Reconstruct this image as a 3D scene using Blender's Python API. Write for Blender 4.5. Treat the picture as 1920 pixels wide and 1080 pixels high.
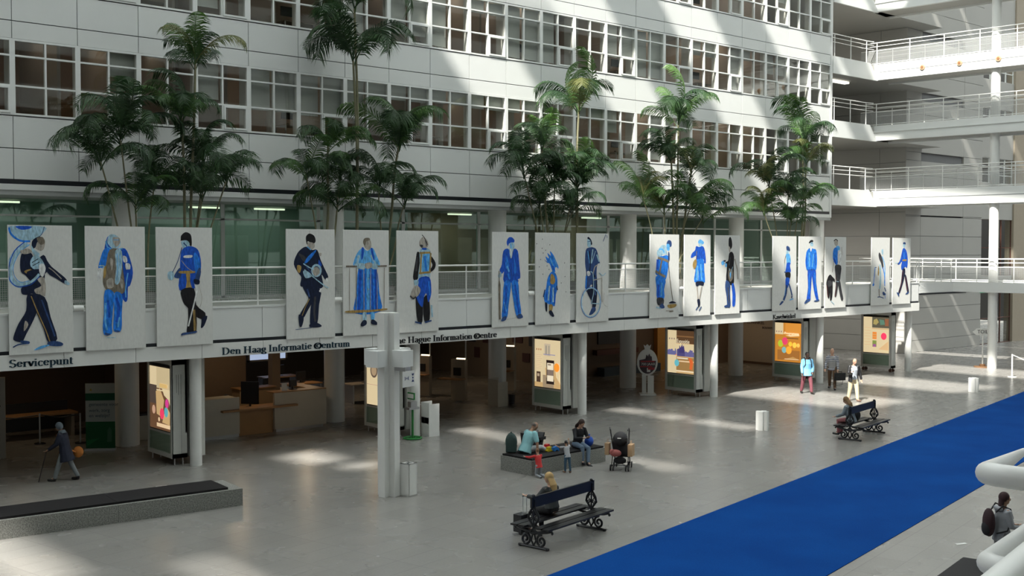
import bpy, bmesh, math, random
from mathutils import Vector, Matrix, noise as mnoise
PI = math.pi; R = math.radians
sc = bpy.context.scene; COL = sc.collection
for o in list(bpy.data.objects): bpy.data.objects.remove(o)

# ---------------------------------------------------------------- camera, sky, sun, exposure
# world axes: X runs along the office front, Y is the distance from the camera side towards it, Z is up
VIEW = math.atan(2440 / 2100); TILT = math.atan(69 / 2100)
cam_d = bpy.data.cameras.new('camera'); cam_d.sensor_width = 36; cam_d.lens = 2100 * 36 / 1920
cam_d.clip_start = .05; cam_d.clip_end = 400
cam = bpy.data.objects.new('camera', cam_d); COL.objects.link(cam)
cam.location = (0, 0, 6); cam.rotation_euler = (PI / 2 - TILT, 0, VIEW - PI / 2); sc.camera = cam
w = bpy.data.worlds.new('hall_sky'); sc.world = w; w.use_nodes = True; nt = w.node_tree; nt.nodes.clear()
tc = nt.nodes.new('ShaderNodeTexCoord'); sp = nt.nodes.new('ShaderNodeSeparateXYZ'); rp = nt.nodes.new('ShaderNodeValToRGB')
bg = nt.nodes.new('ShaderNodeBackground'); wo = nt.nodes.new('ShaderNodeOutputWorld')
nt.links.new(tc.outputs['Generated'], sp.inputs[0]); nt.links.new(sp.outputs[2], rp.inputs[0])
nt.links.new(rp.outputs[0], bg.inputs[0]); nt.links.new(bg.outputs[0], wo.inputs[0])
rp.color_ramp.elements[0].position = 0.0; rp.color_ramp.elements[0].color = (.022, .022, .021, 1)
rp.color_ramp.elements[1].position = .55; rp.color_ramp.elements[1].color = (.93, .99, 1.0, 1)
e = rp.color_ramp.elements.new(.14); e.color = (.05, .051, .05, 1)
bg.inputs[1].default_value = 1.9
SUN_DIR = Vector((1, .302, -1.12)).normalized()
sd = bpy.data.lights.new('sun', 'SUN'); sd.energy = 9.5; sd.angle = R(1.1); sd.color = (1, .97, .9)
sun = bpy.data.objects.new('sun', sd); COL.objects.link(sun); sun.location = (-20, 0, 60)
sun.rotation_euler = SUN_DIR.to_track_quat('-Z', 'Y').to_euler()
sc.view_settings.view_transform = 'Standard'; sc.view_settings.look = 'None'; sc.view_settings.gamma = 1
sc.view_settings.use_curve_mapping = False; sc.view_settings.exposure = 0.48

# ---------------------------------------------------------------- materials
MT = {}
def nodes(name):
    m = bpy.data.materials.new(name); m.use_nodes = True; n = m.node_tree.nodes; l = m.node_tree.links
    return m, n, l, n['Principled BSDF']
def mat(name, col, rough=.5, metal=0, spec=.5, var=.06, scale=6, bump=0, speck=0):
    if name in MT: return MT[name]
    m, n, l, p = nodes(name)
    t = n.new('ShaderNodeTexCoord'); nz = n.new('ShaderNodeTexNoise'); nz.inputs['Scale'].default_value = scale; nz.inputs['Detail'].default_value = 3
    l.new(t.outputs['Object'], nz.inputs[0])
    mr = n.new('ShaderNodeMapRange'); mr.inputs[3].default_value = 1 - var; mr.inputs[4].default_value = 1 + var; l.new(nz.outputs[0], mr.inputs[0])
    mx = n.new('ShaderNodeVectorMath'); mx.operation = 'SCALE'; mx.inputs[0].default_value = col[:3]
    l.new(mr.outputs[0], mx.inputs['Scale']); l.new(mx.outputs[0], p.inputs['Base Color'])
    p.inputs['Roughness'].default_value = rough; p.inputs['Metallic'].default_value = metal; p.inputs['Specular IOR Level'].default_value = spec
    if bump:
        b = n.new('ShaderNodeBump'); b.inputs['Strength'].default_value = bump; b.inputs['Distance'].default_value = .02
        l.new(nz.outputs[0], b.inputs['Height']); l.new(b.outputs[0], p.inputs['Normal'])
    MT[name] = m; return m
def emit(name, col, s):
    if name in MT: return MT[name]
    m, n, l, p = nodes(name); p.inputs['Base Color'].default_value = (*col, 1); p.inputs['Emission Color'].default_value = (*col, 1)
    p.inputs['Emission Strength'].default_value = s; MT[name] = m; return m
def glass(name, tint, refl, rough=.02, base=.04):
    m, n, l, p = nodes(name); n.remove(p); out = n['Material Output']
    tr = n.new('ShaderNodeBsdfTransparent'); tr.inputs[0].default_value = (*tint, 1)
    gl = n.new('ShaderNodeBsdfGlossy'); gl.inputs['Roughness'].default_value = rough; gl.inputs[0].default_value = (*refl, 1)
    lw = n.new('ShaderNodeLayerWeight'); lw.inputs[0].default_value = .35
    mr = n.new('ShaderNodeMapRange'); mr.inputs[3].default_value = base; mr.inputs[4].default_value = .9; l.new(lw.outputs['Fresnel'], mr.inputs[0])
    ge = n.new('ShaderNodeNewGeometry'); inv = n.new('ShaderNodeMath'); inv.operation = 'SUBTRACT'; inv.inputs[0].default_value = 1; l.new(ge.outputs['Backfacing'], inv.inputs[1])
    mu = n.new('ShaderNodeMath'); mu.operation = 'MULTIPLY'; l.new(mr.outputs[0], mu.inputs[0]); l.new(inv.outputs[0], mu.inputs[1])   # only the outer face of a pane mirrors
    mx = n.new('ShaderNodeMixShader'); l.new(mu.outputs[0], mx.inputs[0]); l.new(tr.outputs[0], mx.inputs[1]); l.new(gl.outputs[0], mx.inputs[2])
    l.new(mx.outputs[0], out.inputs[0]); MT[name] = m; return m
def attr_mat(name, rough=.6, em=0, streak=0):
    m, n, l, p = nodes(name); a = n.new('ShaderNodeAttribute'); a.attribute_name = 'Col'
    src = a.outputs['Color']
    if streak:
        t = n.new('ShaderNodeTexCoord'); mp = n.new('ShaderNodeMapping'); mp.inputs['Scale'].default_value = (9, 9, 3); l.new(t.outputs['Object'], mp.inputs[0])
        nz = n.new('ShaderNodeTexNoise'); nz.inputs['Scale'].default_value = 2.2; nz.inputs['Detail'].default_value = 4; l.new(mp.outputs[0], nz.inputs[0])
        mr = n.new('ShaderNodeMapRange'); mr.inputs[1].default_value = .3; mr.inputs[2].default_value = .7; mr.inputs[3].default_value = 1 - streak; mr.inputs[4].default_value = 1 + streak
        l.new(nz.outputs[0], mr.inputs[0]); s = n.new('ShaderNodeVectorMath'); s.operation = 'SCALE'; l.new(src, s.inputs[0]); l.new(mr.outputs[0], s.inputs['Scale']); src = s.outputs[0]
    l.new(src, p.inputs['Base Color']); p.inputs['Roughness'].default_value = rough; p.inputs['Specular IOR Level'].default_value = .25
    if em: l.new(src, p.inputs['Emission Color']); p.inputs['Emission Strength'].default_value = em
    MT[name] = m; return m
WHITE = mat('white_panel', (.72, .73, .71), .45, var=.025, scale=.8)
FRAME = mat('white_frame', (.78, .79, .77), .4, var=.02)
PAINT = mat('white_paint', (.76, .76, .73), .35, var=.03)
GROOVE = mat('joint_grey', (.2, .21, .21), .7)
BLACKS = mat('black_strip', (.01, .012, .016), .35)
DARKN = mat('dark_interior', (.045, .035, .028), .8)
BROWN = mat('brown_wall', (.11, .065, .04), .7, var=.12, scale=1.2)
TAUPE = mat('taupe_wall', (.36, .31, .25), .7)
WALLG = mat('grey_wall_panel', (.4, .39, .36), .55, var=.03, scale=1.0)
RECESS = mat('recess_grey', (.16, .16, .16), .6)
WOOD = mat('oak_counter', (.36, .19, .075), .45, var=.15, scale=4)
CREAM = mat('cream_laminate', (.42, .37, .28), .4)
BLACK = mat('black_plastic', (.012, .012, .014), .4)
IRON = mat('black_iron', (.008, .009, .012), .28, var=.2)
BENCHW = mat('navy_board', (.003, .003, .0042), .35, var=.2)
CUSH = mat('black_cushion', (.013, .012, .013), .7, spec=.2)
STEEL = mat('steel', (.5, .5, .5), .3, .8)
CEIL = mat('ceiling_white', (.6, .6, .58), .7)
BLIND = mat('grey_blind', (.5, .52, .51), .8, var=.05)
GLASS = glass('window_glass', (.9, .9, .88), (.8, .83, .82), base=.06)
GGLASS = glass('green_glass', (.7, .82, .76), (.6, .72, .66), base=.14)
VGLASS = glass('vitrine_glass', (.93, .97, .94), (.7, .8, .75), base=.05)
BARK = mat('palm_bark', (.2, .19, .11), .8, var=.25, scale=9)
SOIL = mat('soil', (.04, .03, .02), .9)
# polished granite floor
m, n, l, p = nodes('granite_floor'); MT['floor'] = m
t = n.new('ShaderNodeTexCoord'); mp = n.new('ShaderNodeMapping'); mp.inputs['Rotation'].default_value = (0, 0, R(-11.3)); l.new(t.outputs['Object'], mp.inputs[0])
bk = n.new('ShaderNodeTexBrick'); bk.offset = 0; bk.inputs['Scale'].default_value = 1; bk.inputs['Brick Width'].default_value = 1.2; bk.inputs['Row Height'].default_value = .6
bk.inputs['Mortar Size'].default_value = .006; bk.inputs['Color1'].default_value = (.228, .219, .203, 1); bk.inputs['Color2'].default_value = (.25, .24, .223, 1); bk.inputs['Mortar'].default_value = (.17, .165, .153, 1)
l.new(mp.outputs[0], bk.inputs[0])
n1 = n.new('ShaderNodeTexNoise'); n1.inputs['Scale'].default_value = 22; n1.inputs['Detail'].default_value = 6; l.new(t.outputs['Object'], n1.inputs[0])
n2 = n.new('ShaderNodeTexNoise'); n2.inputs['Scale'].default_value = .7; n2.inputs['Detail'].default_value = 3; l.new(t.outputs['Object'], n2.inputs[0])
ad = n.new('ShaderNodeMath'); ad.operation = 'ADD'; l.new(n1.outputs[0], ad.inputs[0]); l.new(n2.outputs[0], ad.inputs[1])
mr = n.new('ShaderNodeMapRange'); mr.inputs[1].default_value = .6; mr.inputs[2].default_value = 1.4; mr.inputs[3].default_value = .91; mr.inputs[4].default_value = 1.09; l.new(ad.outputs[0], mr.inputs[0])
s = n.new('ShaderNodeVectorMath'); s.operation = 'SCALE'; l.new(bk.outputs[0], s.inputs[0]); l.new(mr.outputs[0], s.inputs['Scale']); l.new(s.outputs[0], p.inputs['Base Color'])
rr = n.new('ShaderNodeMapRange'); rr.inputs[3].default_value = .24; rr.inputs[4].default_value = .3; l.new(n2.outputs[0], rr.inputs[0]); l.new(rr.outputs[0], p.inputs['Roughness'])
p.inputs['Specular IOR Level'].default_value = .55
# rough granite of the seat blocks
m, n, l, p = nodes('granite_block'); MT['granite'] = m
t = n.new('ShaderNodeTexCoord'); v = n.new('ShaderNodeTexNoise'); v.inputs['Scale'].default_value = 38; v.inputs['Detail'].default_value = 5; v.inputs['Roughness'].default_value = .8; l.new(t.outputs['Object'], v.inputs[0])
rp = n.new('ShaderNodeValToRGB'); rp.color_ramp.elements[0].position = .38; rp.color_ramp.elements[0].color = (.08, .08, .075, 1); rp.color_ramp.elements[1].position = .62; rp.color_ramp.elements[1].color = (.36, .36, .33, 1)
l.new(v.outputs[0], rp.inputs[0]); l.new(rp.outputs[0], p.inputs['Base Color']); p.inputs['Roughness'].default_value = .55
# blue carpet
m, n, l, p = nodes('blue_carpet'); MT['carpet'] = m
t = n.new('ShaderNodeTexCoord'); v = n.new('ShaderNodeTexNoise'); v.inputs['Scale'].default_value = 60; v.inputs['Detail'].default_value = 4; l.new(t.outputs['Object'], v.inputs[0])
v2 = n.new('ShaderNodeTexNoise'); v2.inputs['Scale'].default_value = .5; l.new(t.outputs['Object'], v2.inputs[0]); ad = n.new('ShaderNodeMath'); l.new(v.outputs[0], ad.inputs[0]); l.new(v2.outputs[0], ad.inputs[1])
rp = n.new('ShaderNodeValToRGB'); rp.color_ramp.elements[0].position = .3; rp.color_ramp.elements[0].color = (.002, .04, .2, 1); rp.color_ramp.elements[1].position = 1; rp.color_ramp.elements[1].color = (.004, .066, .28, 1)
mr = n.new('ShaderNodeMapRange'); mr.inputs[1].default_value = .5; mr.inputs[2].default_value = 1.5; l.new(ad.outputs[0], mr.inputs[0])
l.new(mr.outputs[0], rp.inputs[0]); l.new(rp.outputs[0], p.inputs['Base Color']); p.inputs['Roughness'].default_value = .95; p.inputs['Specular IOR Level'].default_value = .04
# palm leaf: lets some light through
def leafmat(name, c1, c2):
    m, n, l, p = nodes(name); n.remove(p); out = n['Material Output']
    t = n.new('ShaderNodeTexCoord'); nz = n.new('ShaderNodeTexNoise'); nz.inputs['Scale'].default_value = 1.6; l.new(t.outputs['Object'], nz.inputs[0])
    rp = n.new('ShaderNodeValToRGB'); rp.color_ramp.elements[0].position = .35; rp.color_ramp.elements[0].color = (*c1, 1); rp.color_ramp.elements[1].position = .65; rp.color_ramp.elements[1].color = (*c2, 1)
    l.new(nz.outputs[0], rp.inputs[0]); a = n.new('ShaderNodeBsdfPrincipled'); a.inputs['Roughness'].default_value = .5; l.new(rp.outputs[0], a.inputs['Base Color'])
    b = n.new('ShaderNodeBsdfTranslucent'); l.new(rp.outputs[0], b.inputs[0]); mx = n.new('ShaderNodeMixShader'); mx.inputs[0].default_value = .35
    l.new(a.outputs[0], mx.inputs[1]); l.new(b.outputs[0], mx.inputs[2]); l.new(mx.outputs[0], out.inputs[0]); return m
m, n, l, p = nodes('frosted_roof'); MT['frosted'] = m; n.remove(p); out = n['Material Output']
t = n.new('ShaderNodeTexCoord'); nz = n.new('ShaderNodeTexNoise'); nz.inputs['Scale'].default_value = .2; l.new(t.outputs['Object'], nz.inputs[0])
rp = n.new('ShaderNodeValToRGB'); rp.color_ramp.elements[0].color = (.8, .84, .84, 1); rp.color_ramp.elements[1].color = (.88, .9, .9, 1); l.new(nz.outputs[0], rp.inputs[0])
a1 = n.new('ShaderNodeBsdfDiffuse'); b1 = n.new('ShaderNodeBsdfTranslucent'); l.new(rp.outputs[0], a1.inputs[0]); l.new(rp.outputs[0], b1.inputs[0]); mx = n.new('ShaderNodeMixShader'); mx.inputs[0].default_value = .55
l.new(a1.outputs[0], mx.inputs[1]); l.new(b1.outputs[0], mx.inputs[2]); l.new(mx.outputs[0], out.inputs[0])
LEAF = [leafmat('palm_leaf_dark', (.022, .055, .022), (.05, .11, .035)), leafmat('palm_leaf_green', (.04, .1, .025), (.1, .2, .045)), leafmat('palm_leaf_yellowing', (.1, .13, .04), (.2, .2, .07))]

# ---------------------------------------------------------------- mesh helpers
class MB:
    """collects shapes, then build() links them as ONE mesh object"""
    def __init__(s): s.v = []; s.f = []; s.m = []; s.c = []; s.mi = 0; s.col = (1, 1, 1)
    def add(s, vs, fs):
        k = len(s.v); s.v += [tuple(v) for v in vs]
        for f in fs: s.f.append([i + k for i in f]); s.m.append(s.mi); s.c.append(s.col)
        return s
    def box(s, x0, x1, y0, y1, z0, z1):
        return s.add([(x, y, z) for z in (z0, z1) for y in (y0, y1) for x in (x0, x1)],
            [(0, 2, 3, 1), (4, 5, 7, 6), (0, 1, 5, 4), (2, 6, 7, 3), (0, 4, 6, 2), (1, 3, 7, 5)])
    def obox(s, c, size, rz=0, rx=0, ry=0):
        M = Matrix.Translation(c) @ Matrix.Rotation(rz, 4, 'Z') @ Matrix.Rotation(ry, 4, 'Y') @ Matrix.Rotation(rx, 4, 'X'); a, b, d = [q / 2 for q in size]
        return s.add([M @ Vector((x, y, z)) for z in (-d, d) for y in (-b, b) for x in (-a, a)],
            [(0, 2, 3, 1), (4, 5, 7, 6), (0, 1, 5, 4), (2, 6, 7, 3), (0, 4, 6, 2), (1, 3, 7, 5)])
    def tube(s, pts, r, n=8, closed=False, side=None):
        """rings along a path; r is one radius, a list of radii or a list of (side, front) radii"""
        P = [Vector(q) for q in pts]; k = len(P); rs = r if isinstance(r, list) else [r] * k; rings = []; up = Vector(side) if side else None
        for i in range(k):
            if closed: d = P[(i + 1) % k] - P[i - 1]
            else: d = P[min(i + 1, k - 1)] - P[max(i - 1, 0)]
            if d.length < 1e-9: d = Vector((0, 0, 1))
            d.normalize()
            if up is None: up = Vector((0, 0, 1)) if abs(d.z) < .9 else Vector((1, 0, 0))
            a = up - d * up.dot(d)
            if a.length < 1e-4: a = d.orthogonal()
            a.normalize(); b = d.cross(a)
            if side is None: up = a
            ra, rb = rs[i] if isinstance(rs[i], tuple) else (rs[i], rs[i])
            rings.append([P[i] + a * math.cos(t * 2 * PI / n) * ra + b * math.sin(t * 2 * PI / n) * rb for t in range(n)])
        vs = [q for g in rings for q in g]; fs = []
        for i in range(k if closed else k - 1):
            j = (i + 1) % k
            for t in range(n): fs.append((i * n + t, i * n + (t + 1) % n, j * n + (t + 1) % n, j * n + t))
        if not closed: fs += [tuple(range(n))[::-1], tuple((k - 1) * n + t for t in range(n))]
        return s.add(vs, fs)
    def cyl(s, x, y, z0, z1, r, n=24, r2=None): return s.tube([(x, y, z0), (x, y, z1)], [r, r if r2 is None else r2], n)
    def ell(s, c, r, nu=12, nv=8, M=None):
        vs = [(0, 0, -1)] + [(math.cos(2 * PI * u / nu) * math.cos(a), math.sin(2 * PI * u / nu) * math.cos(a), math.sin(a)) for a in [(-PI / 2 + PI * (i + 1) / nv) for i in range(nv - 1)] for u in range(nu)] + [(0, 0, 1)]
        vs = [Vector((q[0] * r[0], q[1] * r[1], q[2] * r[2])) for q in vs]
        if M: vs = [M @ q for q in vs]
        c = Vector(c); vs = [q + c for q in vs]; fs = []; L = len(vs) - 1
        for u in range(nu):
            w_ = (u + 1) % nu; fs.append((0, 1 + w_, 1 + u)); fs.append((L, L - nu + u, L - nu + w_))
            for i in range(nv - 2): a = 1 + i * nu; fs.append((a + u, a + w_, a + nu + w_, a + nu + u))
        return s.add(vs, fs)
    def prism(s, poly, o, ax, ay, an, t):
        """polygon (u,v) in the plane o + u*ax + v*ay, extruded by t along an"""
        o, ax, ay, an = Vector(o), Vector(ax), Vector(ay), Vector(an); k = len(poly)
        A = [o + ax * u + ay * v for u, v in poly]; B = [q + an * t for q in A]
        return s.add(A + B, [tuple(range(k))[::-1], tuple(range(k, 2 * k))] + [(i, (i + 1) % k, k + (i + 1) % k, k + i) for i in range(k)])
    def build(s, name, mats, parent=None, loc=None, rz=0, smooth=False, attr=False):
        me = bpy.data.meshes.new(name); me.from_pydata(s.v, [], s.f)
        for q in (mats if isinstance(mats, (list, tuple)) else [mats]): me.materials.append(q)
        me.polygons.foreach_set('material_index', s.m)
        if smooth:
            me.polygons.foreach_set('use_smooth', [True] * len(s.f))
        if attr:
            a = me.attributes.new('Col', 'FLOAT_COLOR', 'FACE'); a.data.foreach_set('color', [q for c in s.c for q in (*c, 1)])
        bm = bmesh.new(); bm.from_mesh(me); bmesh.ops.recalc_face_normals(bm, faces=bm.faces)
        bm.to_mesh(me); bm.free(); me.update()
        if smooth: me.set_sharp_from_angle(angle=R(42))
        o = bpy.data.objects.new(name, me); COL.objects.link(o)
        if parent: o.parent = parent
        if loc: o.location = loc
        o.rotation_euler.z = rz; return o
def tag(o, label=None, cat=None, group=None, kind=None):
    for k, q in (('label', label), ('category', cat), ('group', group), ('kind', kind)):
        if q: o[k] = q
    return o
def empty(name, loc, rz=0, label=None, cat=None, group=None):
    o = bpy.data.objects.new(name, None); COL.objects.link(o); o.location = loc; o.rotation_euler.z = rz; o.empty_display_size = .2
    return tag(o, label, cat, group)
def struct(o): o['kind'] = 'structure'; return o
def copy_tree(o, loc=None, rz=None, label=None, parent=None):
    c = o.copy(); COL.objects.link(c)
    if parent: c.parent = parent
    if loc is not None: c.location = loc
    if rz is not None: c.rotation_euler.z = rz
    if label: c['label'] = label
    for ch in list(o.children): copy_tree(ch, parent=c)
    return c
def arc(cx, cy, rx, ry, a0, a1, n=10): return [(cx + rx * math.cos(R(a0 + (a1 - a0) * i / n)), cy + ry * math.sin(R(a0 + (a1 - a0) * i / n))) for i in range(n + 1)]
def text_mesh(body, size, name, mats, parent, M, depth=.004, align='CENTER'):
    cu = bpy.data.curves.new('t', 'FONT'); cu.body = body; cu.size = size; cu.extrude = depth; cu.align_x = align; cu.align_y = 'CENTER'; cu.resolution_u = 3
    ob = bpy.data.objects.new('t', cu); me = bpy.data.meshes.new_from_object(ob); bpy.data.objects.remove(ob); bpy.data.curves.remove(cu)
    me.transform(M); me.materials.clear(); me.materials.append(mats); o = bpy.data.objects.new(name, me); COL.objects.link(o)
    if parent: o.parent = parent
    return o
FACE_NEG_Y = Matrix.Rotation(PI / 2, 4, 'X')                 # text standing up, read from the hall
FACE_NEG_X = Matrix.Rotation(-PI / 2, 4, 'Z') @ FACE_NEG_Y   # read from the -X side

# ================================================================ THE BUILDING
UY = 33.4; PY = 29.1; W = 1.837; X0 = 10.08
MB().box(-12, 95, -14, 60, -.2, 0).build('floor', MT['floor'])['kind'] = 'structure'
# unseen frosted roof plate; its openings are shaped to throw the sun bands and patches
RZ = 36
openings = []                                   # (x0, x1, y0, y1)
def gap(c0, c1, y0, y1): openings.append((c0 - RZ / 1.12, c1 - RZ / 1.12, y0, y1))
gap(37.2, 41.2, 13.7, 30.6); gap(44.8, 48.6, 13.7, 30.8); gap(52.3, 56.0, 13.7, 31.2); gap(59.8, 63.2, 13.7, 31.4)
gap(41.2, 46.6, 27.9, 30.6)
gap(30.2, 31.1, 18.2, 20.0); gap(30.2, 31.1, 16.5, 17.8); gap(30.2, 31.1, 13.3, 16.0); gap(22.8, 23.6, 16.2, 20.0); gap(23.0, 23.7, 10.4, 12.6); gap(15.9, 17.3, 17.7, 19.5); gap(16.5, 17.5, 16.2, 17.1); gap(9.0, 9.6, 8.4, 10.8); gap(5.8, 7.3, 11, 14.9)
gap(64.8, 65.5, 25.4, 28.0); gap(71.65, 72.15, 27.2, 30.5); gap(78.2, 78.75, 22, 31); gap(84.75, 85.25, 22, 31)
gap(67.9, 70.9, 13.7, 29.0)
def roof():
    xs = sorted({-40.0, -6.0, 66.0} | {q for o in openings for q in o[:2]}); ys = sorted({-8.2, 34.5} | {q for o in openings for q in o[2:]})
    b = MB()
    for i in range(len(xs) - 1):
        run = None
        for j in range(len(ys) - 1):
            cx, cy = (xs[i] + xs[i + 1]) / 2, (ys[j] + ys[j + 1]) / 2
            if any(o[0] < cx < o[1] and o[2] < cy < o[3] for o in openings):
                if run is not None: b.box(xs[i], xs[i + 1], run, ys[j], RZ, RZ + .25); run = None
            elif run is None: run = ys[j]
        if run is not None: b.box(xs[i], xs[i + 1], run, ys[-1], RZ, RZ + .25)
    return b
rf = roof(); rf.m = [1 if sum(rf.v[i][0] for i in f_) / 4 < -6 else 0 for f_ in rf.f]  # left end made opaque to dim that side of the hall
struct(rf.build('ceiling', [MT['frosted'], CEIL]))
struct(MB().box(-90, -40, -8, 45, RZ, RZ + .25).build('ceiling', CEIL))  # added unseen plate, keeps sky light off the left side
# the opposite office slab, behind the viewer: white bands and dark window bands
b = MB()
for k in range(10): z = 4.4 + k * 3.6; b.mi = 0; b.box(-60, 90, -8.2, -8, z, z + 1.5); b.mi = 1; b.box(-60, 90, -8.3, -8.1, z + 1.5, z + 3.6)
b.mi = 1; b.box(-60, 90, -12, -11.8, 0, 4.4); b.mi = 0; b.box(-60, 90, -12, -8, 4.2, 4.4)
for k in range(16): b.cyl(-54 + k * 9, -8.6, 0, 4.4, .3, 12)
struct(b.build('wall_opposite', [WHITE, mat('far_window_band', (.1, .11, .11), .3)]))

def wire(x0, x1, z0, z1, d=.055, t=.0045):
    b = MB(); k = int((x1 - x0) / d)
    for i in range(k + 1): b.box(x0 + i * d - t, x0 + i * d + t, -t, t, z0, z1)
    for i in range(int((z1 - z0) / d) + 1): b.box(x0, x1, -t, t, z0 + i * d - t, z0 + i * d + t)
    return b
MESHM = mat('wire_mesh', (.5, .51, .5), .5)
# ---- upper office front
def fascia(z0, z1, name):
    b = MB(); k0, k1 = -4, 22
    for k in range(k0, k1):
        b.box(X0 + k * W + .011, X0 + (k + 1) * W - .011, UY, UY + .06, z0, z1)
    b.mi = 1; b.box(X0 + k0 * W, X0 + k1 * W, UY + .03, UY + .4, z0, z1)
    return struct(b.build(name, [WHITE, GROOVE]))
n_w = 1
for z0, z1 in ((8.04, 8.91), (8.935, 9.87), (12.03, 12.51), (12.535, 13.48), (15.66, 16.12), (16.145, 17.08), (19.22, 19.7), (19.725, 20.8), (20.8, 24)):
    fascia(z0, z1, 'wall_office_band')
struct(MB().box(2.6, 50.6, UY - .02, UY + .45, 7.74, 7.91).build('trim_1', WHITE))
struct(MB().box(2.6, 50.6, UY - .01, UY + .4, 7.91, 8.05).build('trim_2', BLACKS))
struct(MB().box(50.46, 50.62, UY - .03, UY + 6, 7.74, 24).build('wall_office_end', WHITE))
# windows: one object per bay, with frame, panes, blind
rnd = random.Random(4); n_w = 1
fr_cache = {}
def window(k, z0, sash, blind):
    global n_w
    key = (z0 > 0, sash)
    x = X0 + k * W; h = 2.16
    if key not in fr_cache:
        b = MB(); d0, d1 = -.02, .11
        b.box(0, .075, d0, .13, 0, h); b.box(W - .075, W, d0, .13, 0, h)
        b.box(W / 2 - .028, W / 2 + .028, d0 + .01, d1, 0, h)
        for zz, t in ((0, .06), (h - .06, .06), (.81, .05), (1.66, .05)): b.box(0, W, d0 + .005, d1, zz, zz + t)
        b.box(0, W, 0, .42, -.03, .03)
        if sash:
            for a0, a1, c0, c1 in ((W / 2 + .03, W - .07, .06, .12), (W / 2 + .03, W - .07, .75, .81), (W / 2 + .03, W / 2 + .09, .06, .81), (W - .13, W - .07, .06, .81)): b.box(a0, a1, d0 - .02, d1, c0, c1)
        f = b.build('frame', FRAME); g = MB().box(.05, W - .05, .04, .05, .02, h - .02).build('pane', GLASS)
        fr_cache[key] = (f.data, g.data); bpy.data.objects.remove(f); bpy.data.objects.remove(g)
    root = empty('window_%d' % n_w, (x, UY, z0)); struct(root); n_w += 1
    for nm, me in zip(('frame', 'pane'), fr_cache[key]):
        o = bpy.data.objects.new(nm, me); COL.objects.link(o); o.parent = root
    if k % 2 == 0: MB().box(-.06, .06, .13, .55, 0, h).build('reveal', WHITE, root)
    else: MB().box(-.05, .05, .13, .3, 0, h).build('reveal', WHITE, root)
    if blind:
        hb, half = blind; b = MB()
        for hx in ((0, 1) if half == 2 else (half,)):
            b.box(.1 + hx * W / 2, W / 2 - .05 + hx * W / 2, .2, .212, h - .05 - hb, h - .05); b.tube([(.1 + hx * W / 2, .2, h - .05 - hb), (W / 2 - .05 + hx * W / 2, .2, h - .05 - hb)], .015, 6)
        b.build('blind', BLIND, root)
BL = {9.86: {0: None, 1: (.7, 1), 2: None, 3: (1.1, 0), 4: (1.3, 2), 5: (1.35, 2), 6: (1.3, 2), 7: (.5, 2), 8: (.45, 2), 9: (.5, 2), 10: (.5, 2), 12: (.45, 2), 14: (1.9, 1), 15: (.5, 2)},
      13.47: {3: (1.8, 0), 6: (1.9, 0), 7: (1.7, 2), 8: (1.95, 0), 10: (1.95, 2), 11: (1.95, 0), 13: (1.3, 2), 14: (1.95, 2), 16: (.6, 2), 17: (1.9, 1)},
      17.07: {}}
for z0 in (9.86, 13.47, 17.07):
    for k in range(-2, 22):
        window(k, z0, (k + int(z0)) % 2 == 0, BL[z0].get(k, None if rnd.random() < .68 else (rnd.choice((.45, .9, 1.9)), rnd.choice((0, 1, 2)))))
# office rooms behind the windows
for z in (9.7, 13.3, 16.9, 20.5): struct(MB().box(2.6, 50.5, UY + .4, UY + 6, z - .25, z).build('floor', CEIL if z > 20 else mat('office_slab', (.34, .31, .27), .8)))
def back(z, k):
    return struct(MB().box(X0 + k * W, X0 + (k + 2) * W, UY + 5.2, UY + 5.4, z, z + 3.3).build('wall_back', mat('office_back_%d' % (k % 3), ((.3, .19, .12), (.34, .25, .17), (.2, .15, .12))[k % 3], .7)))
for z in (9.7, 13.3, 16.9):
    for k in range(-4, 22, 2): back(z, k)
    for k in range(-3, 22):
        if k % 2 == 0 or rnd.random() < .35:
            struct(MB().box(X0 + k * W - .05, X0 + k * W + .05, UY + 1.6, UY + 5.2, z, z + 3.3).build('wall_partition', mat('partition', (.5, .44, .38), .7)))
        else: struct(MB().cyl(X0 + k * W, UY + 1.9, z, z + 3.3, .16, 14).build('wall_pier', PAINT))
lampm = emit('office_tube_light', (1, .82, .5), 2.2)
lamp = MB().box(0, .9, 0, .12, 0, .05).build('ceiling_light', lampm)
tag(lamp, None, 'light', 'strip lights on the office ceilings'); nl = 0
for z, k, dy in ((9.7, -1, 1.5), (9.7, 0, 1.6), (9.7, 4, 1.5), (9.7, 5, 2.6), (9.7, 1, 2.8), (13.3, 4, 1.4), (13.3, 9, 2), (9.7, 13, 2), (13.3, 13, 1.6)):
    o = lamp if nl == 0 else lamp.copy(); nl += 1
    if nl > 1: COL.objects.link(o)
    o.location = (X0 + k * W + .5, UY + dy, z + 3.2); o['label'] = 'glowing strip light hung below an office ceiling behind the window grid'
for z, q in ((9.7, 13), (13.3, 13), (16.9, 13)):  # added lamps that brighten the office interiors, stronger towards the right
    for x, e_ in ((16, .03), (29, .18), (42, .5)):
        ld = bpy.data.lights.new('lamp', 'AREA'); ld.shape = 'RECTANGLE'; ld.size = 11; ld.size_y = .4; ld.energy = 90 * e_; ld.color = (1, .86, .7)
        o = tag(MB().box(-5.5, 5.5, -.2, .2, 0, .05).build('ceiling_light', emit('office_fill', (1, .88, .74), .9), None, (x, UY + 3.2, z + 3.28)), 'added long fill light deep inside the %s office row, %s third' % ({9.7: 'lowest', 13.3: 'middle', 16.9: 'top'}[z], {16: 'left', 29: 'middle', 42: 'right'}[x]), 'light', 'added deep office fill lights')
        lo = bpy.data.objects.new('lamp', ld); COL.objects.link(lo); lo.parent = o; lo.location = (0, 0, -.03)
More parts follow.
